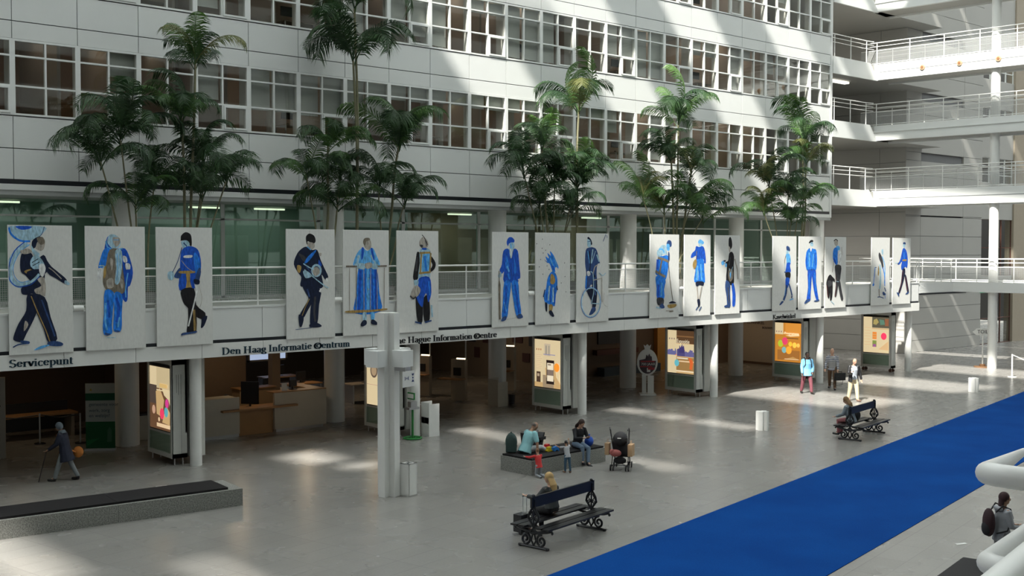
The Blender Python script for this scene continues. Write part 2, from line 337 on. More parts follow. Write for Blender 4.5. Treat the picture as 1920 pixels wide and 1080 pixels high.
# small desks and screens at the office windows
def office_item(k, z, kind):
    x = X0 + k * W + .62
    if kind == 0:
        t = empty('monitor', (x, UY + 1.8, z), 0); b = MB().box(-.26, .26, 0, .04, .95, 1.28); b.build('screen', BLACK, t); MB().box(-.03, .03, 0, .05, .74, .8).box(-.1, .1, -.08, .1, .73, .745).build('stand', BLACK, t)
        return t
    t = empty('desk', (x, UY + 1.8, z)); MB().box(-.32, .92, -.35, .45, .7, .73).build('top', TAUPE, t)
    for a in (-.27, .87):
        for c in (-.3, .4): MB().box(a - .02, a + .02, c - .02, c + .02, 0, .7).build('leg', STEEL, t)
    return t
names = {9.7: 'lowest', 13.3: 'middle', 16.9: 'top'}
for z in (9.7, 13.3, 16.9):
    for k in range(-1, 21, 3):
        d = office_item(k, z, 1); tag(d, 'plain office desk inside the %s row of office windows' % names[z], 'desk', 'desks in the %s office row' % names[z])
        q = office_item(k, z, 0); tag(q, 'dark monitor on a desk inside the %s row of office windows' % names[z], 'monitor', 'monitors in the %s office row' % names[z])
for x, c, s_, z in ((40.25, (.12, .25, .05), .16, 9.9),):
    pl_ = empty('potted_plant', (x + .35, UY + .25, z), 0, 'small green pot plant on the sill of the lowest office windows', 'plant'); MB().cyl(0, 0, 0, .12, .07, 12).build('pot', mat('purple_pot', (.12, .03, .2), .5), pl_, smooth=True)
    b = MB()
    for i in range(14): a = i * 2.4; b.add([(0, 0, .1), (.1 * math.cos(a + .3), .1 * math.sin(a + .3), .25), (.2 * math.cos(a), .2 * math.sin(a), .3), (.1 * math.cos(a - .3), .1 * math.sin(a - .3), .27)], [(0, 1, 2, 3)])
    b.build('leaves', LEAF[1], pl_)

# ---- balcony storey: soffit, slab, parapet, glass front
struct(MB().box(2, 50.6, PY + .2, 46, 3.6, 4.38).build('floor_balcony', WALLG))
struct(MB().box(50.6, 57.2, PY + .15, 33.3, 3.9, 4.4).build('floor_landing', WALLG)); struct(MB().box(51.84, 55.3, PY + .02, PY + .15, 3.9, 4.42).build('trim_6', WHITE))
lr = empty('landing_railing', (51.9, PY + .1, 4.42), 0, 'short white mesh railing linking the balcony end to the lowest footbridge', 'railing')
for z_, r_ in ((1.12, .028), (.9, .02), (.14, .02)): MB().tube([(0, 0, z_), (3.4, 0, z_)], r_, 8).build('rail', PAINT, lr, smooth=True)
for k in range(3): q = MB().tube([(0, 0, 0), (0, 0, 1.12)], .026, 8).build('post', PAINT, lr, smooth=True); q.location.x = .1 + k * 1.6
struct(MB().box(2, 50.6, UY, 46, 7.6, 7.74).build('ceiling_balcony', mat('soffit_grey', (.4, .41, .4), .7)))
b = MB()
for k in range(-5, 22):
    xa = 13.68 + 1.876 * k; xb = min(xa + 1.876, 51.82)
    if xa > 51.7: break
    b.box(xa + .008, xb - .008, PY, PY + .2, 3.52, 4.4)
b.mi = 1; b.box(4.4, 51.8, PY + .03, PY + .19, 3.45, 4.38)
struct(b.build('wall_parapet', [WHITE, GROOVE]))
b = MB()
for k in range(-5, 22, 1):
    xa = 13.68 + 1.876 * k; xb = min(xa + 1.876, 51.82)
    if xa > 51.7: break
    b.box(xa + .006, xb - .006, PY - .045, PY + .3, 3.04, 3.43)
struct(b.build('trim_3', PAINT))
struct(MB().box(4.4, 51.75, PY - .02, PY + .28, 3.43, 3.52).build('trim_4', BLACKS))
struct(MB().box(4.4, 51.84, PY - .02, PY + .25, 4.4, 4.45).build('trim_5', WHITE))
struct(MB().box(51.62, 51.80, PY + .3, PY + 4, 3.04, 4.38).build('wall_parapet_end', WHITE))
def shop_front():
    xs = [2.5 + 3.75 * k for k in range(14)]
    for i, x in enumerate(xs[:-1]):
        r = struct(empty('window_%d' % (100 + i), (x, 35.5, 4.4))); b = MB()
        b.box(0, .07, -.04, .06, 0, 3.3); b.box(3.68, 3.75, -.04, .06, 0, 3.3); b.box(0, 3.75, -.04, .06, 2.66, 2.72); b.box(0, 3.75, -.04, .06, 0, .08)
        b.build('frame', FRAME, r); MB().box(.07, 3.68, 0, .01, .08, 3.3).build('pane', GGLASS, r)
shop_front()
for a, c, m_ in ((2.5, 14.5, mat('teal_wall', (.3, .38, .34), .7)), (14.5, 27, mat('teal_wall', (.3, .38, .34), .7)), (27, 38, mat('brown_wall_upper', (.36, .24, .16), .7)), (38, 46, TAUPE), (46, 50.6, WALLG)):
    struct(MB().box(a, c, 38.0, 38.2, 4.38, 7.6).build('wall_back', m_))
for i, (x, y) in enumerate(((8.2, 36.6), (10.6, 36.6), (17.5, 36.8), (20.0, 36.8), (28.8, 36.8), (36.5, 36.8))):
    o = tag(MB().box(-.6, .6, -.05, .05, 0, .06).build('ceiling_light', emit('corridor_tube', (1, .9, .72), 1.3), None, (x, y, 7.5)), 'lit tube light behind the green balcony glass', 'light', 'tube lights behind the balcony glass')
    ld = bpy.data.lights.new('lamp', 'AREA'); ld.shape = 'RECTANGLE'; ld.size = 2; ld.size_y = .1; ld.energy = 9; ld.color = (.95, 1, .93); lo = bpy.data.objects.new('lamp', ld); COL.objects.link(lo); lo.parent = o; lo.location = (0, 0, -.03)
# columns
for i, x in enumerate((6.1, 13.66, 21.2, 28.75, 36.32, 43.85, 51.5)):
    struct(MB().cyl(x, 29.45, 0, 3.62, .165, 28).build('wall_column', PAINT, smooth=True))
for x in (5.9, 13.5, 20.95, 28.45, 35.95, 43.5, 50.2):
    struct(MB().cyl(x, 33.95, 0, 3.62, .36, 32).cyl(x, 33.95, 4.36, 7.66, .36, 32).build('wall_pillar', PAINT, smooth=True))
struct(MB().cyl(55.9, 27.3, 0, 30, .23, 32).build('wall_mast', PAINT, smooth=True))

# ---- balcony railing with wire mesh
rl = empty('balcony_railing', (28, PY + .1, 4.45), 0, 'long white tubular railing with wire mesh along the first-floor balcony', 'railing')
def rail_piece(nm, b, m_, par): return b.build(nm, m_, par, smooth=True)
MB().tube([(-24, 0, 1.08), (23.8, 0, 1.08)], .028, 10).build('top_rail', PAINT, rl, smooth=True)
MB().tube([(-24, 0, .87), (23.8, 0, .87)], .02, 8).build('middle_rail', PAINT, rl, smooth=True)
MB().tube([(-24, 0, .13), (23.8, 0, .13)], .022, 8).build('bottom_rail', PAINT, rl, smooth=True)
post = MB().tube([(0, 0, 0), (0, 0, 1.08)], .024, 8).build('post', PAINT, rl, smooth=True); post.location.x = -24
for k in range(1, 26):
    c = post.copy(); COL.objects.link(c); c.parent = rl; c.location.x = -24 + 1.912 * k
wire(-24, 23.8, .16, .84).build('wire_mesh', MESHM, rl)['kind'] = 'stuff'
wire(0, 3.4, .16, .86).build('wire_mesh', MESHM, lr)['kind'] = 'stuff'

# ---- end of the hall: walls, footbridges
A0 = Vector((60.2, 34.7)); bd = Vector((math.cos(R(96.4)), math.sin(R(96.4))))
def panel_wall(name, x0, x1, y, z_list, gaps):
    b = MB()
    for i in range(len(z_list) - 1):
        for a, c in gaps: b.box(a + .012, c - .012, y, y + .2, z_list[i] + .012, z_list[i + 1] - .012)
    b.mi = 1; b.box(x0, x1, y + .03, y + .3, z_list[0], z_list[-1]); return struct(b.build(name, [WALLG, GROOVE]))
zl = [0, .7, 1.66, 2.62, 3.42]
panel_wall('wall_end', 60.2, 69.4, 34.7, zl, [(60.2, 69.4)])
zs = [3.46, 4.6, 5.75, 6.9, 8.06, 8.13, 9.3, 10.5, 11.35, 11.85, 13, 14.1, 14.9, 15.4, 16.5, 17.7, 18.5, 19.0, 20.2, 21.4, 24]
panel_wall('wall_end', 60.2, 61.9, 34.7, zs, [(60.2, 61.9)])
b = MB()
for i in range(len(zs) - 1):
    thin = zs[i + 1] - zs[i] < .55
    b.mi = 2 if zs[i + 1] - zs[i] < .1 else 1 if thin else 0
    b.box(61.9 + .012, 67 - .012, 34.7 + (.12 if thin else 0), 34.95, zs[i] + (0 if thin else .012), zs[i + 1] - (0 if thin else .012))
    b.mi = 0; b.box(67.012, 69.4, 34.7, 34.95, zs[i] + .012, zs[i + 1] - .012)
b.mi = 3; b.box(61.9, 69.4, 34.9, 35.1, 3.42, 24); b.mi = 2; b.box(62.0, 67.5, 34.68, 34.72, 3.4, 3.5)
struct(b.build('wall_end', [WALLG, RECESS, BLACKS, GROOVE]))
# side wall running back from the corner
bA = MB(); ll = 14; ang = R(96.4)
for z0, z1 in zip([0, .95, 1.9, 2.85] + [3.86, 4.6, 5.75, 6.9, 8.3, 9.6, 11.2, 12.6, 14.2, 15.9, 17.3, 19], [.95, 1.9, 2.85, 3.86] + [4.6, 5.75, 6.9, 8.3, 9.6, 11.2, 12.6, 14.2, 15.9, 17.3, 19, 24]):
    for a0, a1 in ((.0, 1.6), (1.6, 6.2), (6.2, 14)):
        c = A0 + bd * (a0 + a1) / 2 + Vector((bd.y, -bd.x)) * .1; bA.obox((c.x, c.y, (z0 + z1) / 2), (a1 - a0 - .02, .2, z1 - z0 - .024), ang)
c = A0 + bd * 7 + Vector((bd.y, -bd.x)) * .14; bA.mi = 1; bA.obox((c.x, c.y, 12), (14, .2, 24), ang)
struct(bA.build('wall_side', [WALLG, GROOVE]))
# glazed doors and windows beyond the wall, brown pier at the frame edge
struct(MB().box(73.6, 90, 34.6, 35.2, 0, 24).build('wall_right_pier', mat('pier_taupe', (.34, .29, .22), .6)))
struct(MB().box(69.4, 73.6, 34.7, 35.0, 3.3, 4.4).build('wall_over_doors', WALLG))
struct(MB().box(69.4, 73.6, 34.7, 35.0, 8.05, 10.4).box(69.4, 73.6, 34.7, 35, 12, 13.6).box(69.4, 73.6, 34.7, 35, 15.2, 17).box(69.4, 73.6, 34.7, 35, 18.8, 24).build('wall_over_glazing', WALLG))
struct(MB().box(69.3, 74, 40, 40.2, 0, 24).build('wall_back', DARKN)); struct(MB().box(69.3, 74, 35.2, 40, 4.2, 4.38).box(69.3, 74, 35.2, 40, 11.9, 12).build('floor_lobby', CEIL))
gi = 0
for z0, z1, nx, nz in ((0.02, 3.3, 3, 2), (4.4, 8.05, 3, 2), (10.4, 12, 4, 3), (13.6, 15.2, 4, 3), (17, 18.8, 4, 3)):
    gi += 1; r = struct(empty(('door_%d' if z0 < 1 else 'window_%d') % (gi + (0 if z0 < 1 else 200)), (69.4, 34.8, z0))); b = MB(); ww = 4.2; hh = z1 - z0
    for i in range(nx + 1): b.box(i * ww / nx - .03, i * ww / nx + .03, -.04, .04, 0, hh)
    for i in range(nz + 1): b.box(0, ww, -.035, .035, i * hh / nz - .025, i * hh / nz + .025)
    b.build('frame', FRAME if z0 > 9 else mat('bronze_frame', (.12, .05, .035), .4), r); MB().box(0, ww, 0, .01, 0, hh).build('pane', GLASS, r)
ex = empty('exit_sign', (69.3, 34.65, 3.35), 0, 'small green emergency exit sign above the glazed doors', 'sign'); MB().box(-.0, .9, 0, .05, 0, .22).build('sign_box', emit('exit_green', (.03, .3, .15), .5), ex)
text_mesh('EXIT', .2, 'lettering', mat('exit_white', (.8, .85, .8), .5), ex, Matrix.Translation((.45, -.006, .11)) @ FACE_NEG_Y)

br_names = ['first-floor white footbridge nearest the ground', 'white footbridge with a dark line along its sunlit edge, just above the banners', 'shaded white footbridge between the two sunlit ones', 'sunlit white footbridge with round lamps along its edge', 'topmost white footbridge cut by the upper edge of the view']
nrm = Vector((-bd.y, bd.x)) # points towards -X
def footbridge(zb, lab, kind, top):
    """deck runs from the corner (54.8,33.4) towards the camera side"""
    root = empty('footbridge', (54.8, 33.4, zb), R(96.4) + PI, lab, 'footbridge')   # local +X runs towards the camera side, local -Y... see below
    L = 30; h = top - zb
    # local frame: +x along the bridge, +y towards +X world (far side)
    b = MB(); b.box(-.2, L, 0, .12, 0, h)
    if kind == 'step': b.box(-.2, L, -.06, 0, h * .55, h * .62); b.box(-.2, L, -.1, 0, .0, h * .3)
    b.build('fascia', WHITE, root)
    if kind in ('line', 'lamps'): MB().box(.2, L, -.012, .0, h * .48, h * .48 + .03).build('dark_line', GROOVE, root)
    MB().box(-.4, L, .12, 2.0, .1, h - .05).build('deck', WALLG, root)
    MB().box(-.2, L, 1.98, 2.08, 0, h).build('fascia', WHITE, root)
    if kind == 'lamps':
        for i in range(8):
            q = MB().tube([(0, -.05, 0), (0, .02, 0)], [.13, .15], 20).build('lamp_ring', mat('brass_ring', (.6, .4, .25), .35, .4), root, smooth=True); q.location = (2.55 + i * 1.95, -.02, h * .5)
            MB().tube([(0, -.07, 0), (0, -.04, 0)], .07, 14).build('bulb', mat('dark_lens', (.25, .12, .06), .2), q, smooth=True)
    for yy in (.06, 2.03):
        for z_, r_ in ((1.18, .026), (.98, .017), (.76, .017), (.06, .02)):
            MB().tube([(-.9, yy, h + z_), (L, yy, h + z_)], r_, 8).build('rail', PAINT, root, smooth=True)
        p0 = MB().tube([(0, 0, 0), (0, 0, 1.18)], .026, 8).build('post', PAINT, root, smooth=True); p0.location = (.0, yy, h)
        for k in range(1, 17):
            c = p0.copy(); COL.objects.link(c); c.parent = root; c.location = (k * 1.83, yy, h)
    wm = wire(-.9, 16, .08, .74, .055, .0045); wm.v = [(x, y + .06, z + h) for x, y, z in wm.v]; wm.build('wire_mesh', MESHM, root)['kind'] = 'stuff'
    return root
for zb, top, lab, kind in ((3.9, 4.42, br_names[0], ''), (8.44, 9.28, br_names[1], 'line'), (11.98, 12.8, br_names[2], 'step'), (15.26, 16.1, br_names[3], 'lamps'), (18.92, 19.75, br_names[4], 'step')):
    footbridge(zb, lab, kind, top)
    if zb > 5:
        # landing that ties the office floor to the bridge, with its own parapet and rail
        struct(MB().box(50.6, 62, 33.5, 44, zb + .1, top - .04).build('floor_landing', WALLG))
        b = MB().prism([(50.62, zb - .04), (54.85, zb - .04), (54.1, top), (50.62, top)], (0, 33.42, 0), (1, 0, 0), (0, 0, 1), (0, -1, 0), .1)
        struct(b.build('wall_landing_parapet', WHITE))
        lr = empty('landing_railing', (50.7, 33.45, top), 0, 'short white railing beside the office front, %s' % {8.44: 'lowest of the four upper landings', 11.98: 'second of the four upper landings from below', 15.26: 'third of the four upper landings from below', 18.92: 'uppermost landing'}[zb], 'railing')
        for z_, r_ in ((1.18, .026), (.98, .017), (.76, .017)): MB().tube([(-.1, 0, z_), (3.3, 0, z_), (3.75, -.1, z_)], r_, 8).build('rail', PAINT, lr, smooth=True)
        for k in range(3): q = MB().tube([(0, 0, 0), (0, 0, 1.18)], .026, 8).build('post', PAINT, lr, smooth=True); q.location.x = .2 + k * 1.5
lt = tag(MB().box(53.0, 54.7, 35.0, 35.3, 15.24, 15.34).build('ceiling_light', emit('tube_diffuser', (1, .97, .85), 1.3)), 'long fluorescent light box under the landing beside the lamp-studded footbridge', 'light')

for x, y, z, p_, n_ in ((53.5, 38, 8.4, 260, 'lowest upper'), (53.5, 38, 11.95, 60, 'second upper'), (54.5, 38.5, 18.9, 60, 'uppermost')):  # lamps added to brighten the walls and floor below the landings
    o = tag(MB().box(-.9, .9, -.12, .12, 0, .08).build('ceiling_light', emit('landing_fill', (1, .97, .9), 1.5), None, (x, y, z + .02)), 'added fill light box under the %s landing beside the office front' % n_, 'light', 'added landing fill lights')
    ld = bpy.data.lights.new('lamp', 'AREA'); ld.shape = 'RECTANGLE'; ld.size = 1.8; ld.size_y = .25; ld.energy = p_; ld.color = (1, .97, .9); lo = bpy.data.objects.new('lamp', ld); COL.objects.link(lo); lo.parent = o; lo.location = (0, 0, -.03)

# ---- ground floor interior walls
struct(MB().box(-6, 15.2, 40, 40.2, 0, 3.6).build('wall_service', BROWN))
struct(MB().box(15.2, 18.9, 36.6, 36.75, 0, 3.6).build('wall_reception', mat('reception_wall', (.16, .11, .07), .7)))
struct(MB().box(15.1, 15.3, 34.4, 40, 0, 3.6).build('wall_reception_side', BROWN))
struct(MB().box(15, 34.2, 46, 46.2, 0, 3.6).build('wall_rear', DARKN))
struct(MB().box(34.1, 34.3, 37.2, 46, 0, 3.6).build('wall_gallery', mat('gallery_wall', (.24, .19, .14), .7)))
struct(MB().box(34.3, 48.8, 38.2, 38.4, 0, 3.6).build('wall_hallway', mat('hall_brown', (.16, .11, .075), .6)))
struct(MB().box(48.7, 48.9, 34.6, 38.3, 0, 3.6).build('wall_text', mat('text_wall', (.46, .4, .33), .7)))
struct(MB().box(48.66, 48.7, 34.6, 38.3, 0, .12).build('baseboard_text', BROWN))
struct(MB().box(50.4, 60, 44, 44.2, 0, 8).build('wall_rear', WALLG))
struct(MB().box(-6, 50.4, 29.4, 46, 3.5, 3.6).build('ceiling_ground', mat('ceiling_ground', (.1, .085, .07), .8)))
# rear windows with daylight in them
for i, x in enumerate((19.6, 21.7, 23.8)):
    r = struct(empty('window_%d' % (300 + i), (x, 45.9, 1.0))); MB().box(0, .08, -.05, .05, 0, 2.4).box(1.9, 1.98, -.05, .05, 0, 2.4).box(0, 1.98, -.05, .05, 0, .08).build('frame', TAUPE, r)
    MB().box(.08, 1.9, .0, .02, .08, 2.4).build('pane', emit('daylit_pane', (.45, .55, .75), .55), r)

# ================================================================ BANNERS WITH PAINTED FIGURES
N = (.008, .014, .04); K = (.012, .011, .013); Bl = (.012, .09, .52); B2 = (.02, .2, .72); L = (.12, .42, .8); C = (.36, .55, .66); G = (.38, .25, .08)
S = (.42, .38, .33); Wt = (.74, .75, .74); T = (.2, .17, .13); D = (.03, .07, .2); M = (.05, .05, .055); RD = (.12, .02, .02)
def smooth_poly(p, n=3, closed=True):
    out = []; k = len(p)
    for i in range(k if closed else k - 1):
        a, b, c, d = (p[(i - 1) % k] if closed or i else p[0]), p[i], p[(i + 1) % k], (p[(i + 2) % k] if closed or i + 2 < k else p[-1])
        for j in range(n):
            t = j / n; out.append(tuple(.5 * (2 * b[q] + (c[q] - a[q]) * t + (2 * a[q] - 5 * b[q] + 4 * c[q] - d[q]) * t * t + (3 * b[q] - a[q] - 3 * c[q] + d[q]) * t ** 3) for q in (0, 1)))
    if not closed: out.append(p[-1])
    return out
PAINTM = [attr_mat('painted_canvas', .7, streak=.05), attr_mat('watercolour_paint', .7, streak=.38)]
def banner(x0, x1, label, shapes, dots=()):
    bw, bh = x1 - x0, 3.22; y = PY - .10; z0 = 3.43
    b = MB(); b.col = (.70, .70, .67); b.box(0, bw, 0, .035, 0, bh); b.mi = 1
    def P(u, v): return (u / 100 * bw, (1 - v / 100) * bh)
    dy = -.0008
    for s in shapes:
        col, pts = s[0], s[1]; b.col = col; dy -= .0006
        if len(s) == 2:
            q = [P(*r) for r in smooth_poly(pts)]
            q = [(min(max(u, .01), bw - .01), min(max(v, .01), bh - .01)) for u, v in q]
            b.add([(u, dy, v) for u, v in q], [tuple(range(len(q)))])
        else:
            q = [P(*r) for r in (smooth_poly(pts, 4, False) if len(pts) > 2 else pts)]; hw = s[2] / 100 * bw / 2; vs = []
            for i, (u, v) in enumerate(q):
                a, c = q[max(i - 1, 0)], q[min(i + 1, len(q) - 1)]; dx, dz = c[0] - a[0], c[1] - a[1]; l_ = math.hypot(dx, dz) or 1
                vs += [(min(max(u - dz / l_ * hw, .01), bw - .01), dy, v + dx / l_ * hw), (min(max(u + dz / l_ * hw, .01), bw - .01), dy, v - dx / l_ * hw)]
            b.add(vs, [(2 * i, 2 * i + 1, 2 * i + 3, 2 * i + 2) for i in range(len(q) - 1)])
    o = b.build('banner', PAINTM, attr=True); o.location = (x0, y, z0)
    return tag(o, label, 'banner', 'painted banners along the balcony')
def ring(cx, cy, r, w_, col, ry=None): return (col, [(cx + r * math.cos(t * PI / 8), cy + (ry or r / 2) * math.sin(t * PI / 8)) for t in range(17)], w_)
banner(8.59, 10.15, 'white banner painted with a marching sousaphone player in dark uniform', [
    (C, [(30, 14), (14, 20), (3, 30), (3, 40), (14, 46), (32, 46), (46, 40), (50, 30)], 9), (Bl, [(28, 12), (10, 20), (1, 32), (2, 42), (14, 47.5), (34, 46)], 1.5), (L, [(33, 15), (18, 21), (8, 31), (9, 39), (18, 44), (32, 43)], 1.2),
    (C, [(1, 1), (56, 1), (54, 6), (42, 10.5), (25, 12.5), (9, 10.5), (2, 6)]), (B2, [(2, 2), (5, 7), (18, 12), (34, 12.5)], 3), (Bl, [(12, 1), (20, 3.6), (32, 3), (36, 1)]), (D, [(56, 1), (52, 7), (44, 10)], 1),
    (S, [(41, 11), (46, 9), (54, 10), (57, 13), (55, 18), (50, 20), (42, 18), (38, 15)]), (N, [(36, 15), (38, 11.5), (46, 9), (54, 9.5), (51, 12), (45, 13), (42, 17), (38, 18)]), (T, [(44, 10), (54, 9.5), (56, 14), (49, 15)]),
    (C, [(35, 15), (40, 19), (48, 22), (46, 24), (38, 22)]),
    (N, [(22, 21), (34, 21), (42, 27), (54, 23), (60, 28), (64, 36), (56, 38), (55, 54), (44, 56), (36, 53), (28, 54), (20, 53), (20, 48), (34, 45), (26, 39), (19, 36), (18, 28)]),
    (N, [(58, 27), (66, 32), (78, 37), (90, 42.5), (88, 46), (73, 41.5), (60, 37)]), (S, [(62, 33), (70, 36), (82, 42)], 1.5), (C, [(88, 43), (95, 45.5), (93, 47), (87, 45.5)]),
    (C, [(35, 26), (44, 23), (55, 30), (54, 38), (46, 36), (34, 32)]), (N, [(36, 29), (46, 26)], 1.2), (N, [(37, 31.5), (48, 28.5)], 1.2), (G, [(24, 35.5), (34, 34), (36, 37), (28, 37.5)]), (S, [(18, 20), (30, 18), (36, 21), (24, 22.5)]),
    (S, [(44, 42), (55, 41), (56, 55), (44, 54), (39, 50), (50, 47)]), (N, [(28, 36), (48, 34), (50, 39), (34, 40)]), (Wt, [(47, 31), (54, 30), (57, 34), (53, 40), (48, 38)]), (C, [(18, 46), (34, 44), (47, 38)], 4), (Bl, [(18, 47.6), (34, 46), (47, 40)], 1),
    (N, [(28, 54), (44, 56), (42, 68), (26, 84), (19, 90), (8, 89), (6, 86), (14, 76), (26, 66)]), (N, [(33, 54), (55, 56), (64, 72), (74, 89), (60, 92), (52, 80), (42, 68)]), (G, [(34, 55), (44, 68), (56, 82), (62, 91)], 1.6), (D, [(50, 58), (60, 72), (70, 87)], 2.5),
    (S, [(24, 74), (29, 77), (22, 82)]), (D, [(17, 89), (30, 90), (29, 92), (18, 91)]), (D, [(60, 91), (74, 91), (83, 93), (79, 95), (60, 94)]), (D, [(5, 94), (14, 92), (27, 91.5)], 2), (L, [(37, 97), (48, 94), (62, 93.5), (50, 96)])])
banner(10.48, 12.06, 'white banner painted with a woman in a pale blue headscarf and patterned tunic', [
    (Bl, [(33, 14), (38, 8), (44, 14), (52, 18), (66, 18), (74, 26), (79, 38), (74, 48), (70, 50), (69, 60), (62, 60), (46, 40), (40, 22), (32, 20)]), (C, [(36, 12), (40, 7), (50, 7), (58, 11), (57, 16), (49, 19), (40, 16)]), (S, [(46, 9), (57, 9.5), (57, 14), (51, 16.5), (46, 13)]), (L, [(34, 12), (37, 17), (48, 19), (62, 18)], 2.5), (L, [(46, 11), (56, 11)], 1.2),
    (B2, [(30, 19), (40, 18), (38, 28), (32, 33), (21, 34), (24, 27)]), (C, [(22, 32), (30, 32), (28, 34)], 2), (Wt, [(20, 35), (27, 34), (24, 42), (19, 44)]), (T, [(40, 19), (58, 20), (62, 36), (65, 52), (56, 55), (40, 53), (30, 49), (28, 42), (33, 32)]), (G, [(30, 34), (34, 32), (33, 40), (29, 42)]),
    (S, [(40, 26), (46, 28), (43, 36)]), (S, [(34, 44), (44, 42), (46, 49), (36, 50)]), (S, [(54, 42), (62, 44), (60, 51)]), (T, [(46, 34), (50, 44), (46, 50)]), (C, [(49, 20), (60, 20), (60, 34), (55, 46), (48, 46), (50, 34)]), (L, [(52, 22), (53, 34), (51, 44)], 1), (L, [(57, 22), (57, 34)], 1),
    (Wt, [(62, 24), (68, 25), (69, 29), (63, 29)]), (Wt, [(66, 30), (74, 31), (73, 36), (67, 35)]), (Bl, [(64, 36), (78, 36), (76, 44), (71, 49), (66, 44)]), (L, [(70, 38), (66, 50), (66, 58)], 2),
    (B2, [(31, 52), (46, 54), (44, 68), (42, 80), (42, 87), (30, 88), (27, 82), (29, 70)]), (B2, [(47, 54), (60, 56), (59, 70), (58, 84), (50, 86), (44, 83), (46, 70)]), (Bl, [(50, 58), (54, 68), (50, 78)], 5), (Bl, [(36, 60), (38, 74)], 4), (L, [(32, 62), (31, 76), (34, 84)], 3), (L, [(55, 74), (52, 82)], 3), (D, [(30, 86), (40, 87.5), (33, 88.5)]), (D, [(47, 84.5), (55, 85), (52, 86)]), (C, [(33, 90), (48, 90.5)], 1.2)])
banner(12.37, 13.98, 'white banner painted with a soldier in a blue tunic and peaked cap holding a sword', [
    (K, [(43, 11), (44, 7), (52, 4), (61, 6), (63, 12), (62, 16), (57, 14), (54, 11), (41, 11.5)]), (C, [(44, 12), (54, 11), (59, 14), (56, 17), (48, 18), (45, 15)]), (D, [(48, 13), (54, 16)], 2), (Bl, [(50, 17), (62, 16), (74, 19), (79, 28), (79, 36), (77, 41), (67, 46), (66, 53), (40, 53), (41, 38), (43, 22)]),
    (B2, [(66, 22), (76, 26), (78, 38), (70, 40)]), (Wt, [(49, 24), (63, 23.5), (62, 25.6), (49, 25.8)]), (D, [(42, 34), (34, 38), (31, 42), (40, 43), (44, 40)]), (C, [(20, 38), (28, 37), (31, 41), (27, 44.5), (20, 43)]), (D, [(28, 38), (38, 28), (45, 17)], 1.2), (G, [(41, 37), (66, 37), (66, 38.8), (42, 39)]), (G, [(52, 38), (59, 38), (59, 46), (63, 54), (51, 54.5), (53, 46)]), (S, [(44, 28), (54, 34), (66, 38)], 1),
    (D, [(76, 34), (79, 38), (74, 47), (68, 47), (70, 40)]), (N, [(66, 44), (76, 45), (75, 48.5), (67, 48)]), (K, [(43, 53), (66, 52), (70, 66), (86, 73), (84, 78), (76, 78), (64, 74), (54, 68), (46, 63)]), (N, [(80, 77), (90, 76), (84, 84), (78, 86), (79, 81)]), (K, [(56, 62), (68, 66), (70, 88), (60, 90), (52, 89), (55, 78)]), (G, [(66, 70), (67, 88)], 4), (K, [(67, 68), (67.5, 88)], 1),
    (Wt, [(68, 49), (71, 54), (64, 68), (55, 84)], 2.6), (S, [(75, 50), (80, 60), (76, 68), (70, 66)], .8), (D, [(44, 89.5), (56, 89), (70, 88.5), (68, 90), (50, 91), (42, 91.5)])])
banner(16.29, 17.93, 'white banner painted with a bandsman in black uniform carrying a brass horn', [
    (K, [(41, 13), (40, 7), (47, 4), (57, 6), (60, 11), (54, 13.5), (44, 11), (43, 14)]), (S, [(44, 12), (57, 13), (57, 17), (50, 19), (44, 17)]), (S, [(48, 4), (47.5, 1.5)], 1), (N, [(28, 19), (40, 16), (52, 19), (63, 19), (70, 28), (78, 36), (86, 44), (80, 47), (72, 42), (75, 53), (60, 55), (42, 53), (28, 52), (30, 44), (24, 40), (15, 32), (20, 24)]),
    (M, [(24, 22), (40, 26), (36, 30)]), (B2, [(36, 31), (44, 25), (60, 19), (58, 22), (44, 30)]), (L, [(42, 16), (50, 19)], 2), (G, [(22, 33), (30, 34), (27, 40), (22, 38)]), (S, [(66, 22), (72, 22), (70, 25)]), (Bl, [(66, 28), (72, 33), (66, 36)]), (Wt, [(80, 46), (86, 45), (83, 50)]),
    ring(61, 38, 9, 4, C, 5), (S, [(54, 36), (64, 35), (68, 40), (60, 43), (54, 41)]), (C, [(34, 31.5), (46, 35), (56, 37)], 2), (C, [(34, 38), (44, 39), (52, 43), (40, 45), (35, 42)]), (C, [(36, 37), (52, 43), (74, 51), (86, 54.5)], 2), (D, [(40, 34), (50, 40)], 2),
    (N, [(34, 52), (66, 54), (64, 60), (54, 66), (42, 75), (34, 81), (26, 79), (34, 72), (44, 64), (38, 58)]), (N, [(50, 54), (70, 56), (66, 70), (62, 87), (48, 89), (48, 74), (52, 62)]), (M, [(58, 62), (56, 76), (58, 85)], 4), (G, [(46, 64), (38, 71), (31, 79)], 1.6), (Wt, [(66, 57), (72, 54), (70, 58)]), (D, [(42, 55), (46, 62)], 3),
    (N, [(24, 78), (34, 81), (30, 89), (25, 88)]), (N, [(47, 87), (60, 86), (71, 89), (66, 90.5), (47, 90)]), (D, [(17, 91.5), (34, 91), (50, 90.5)], 1)])
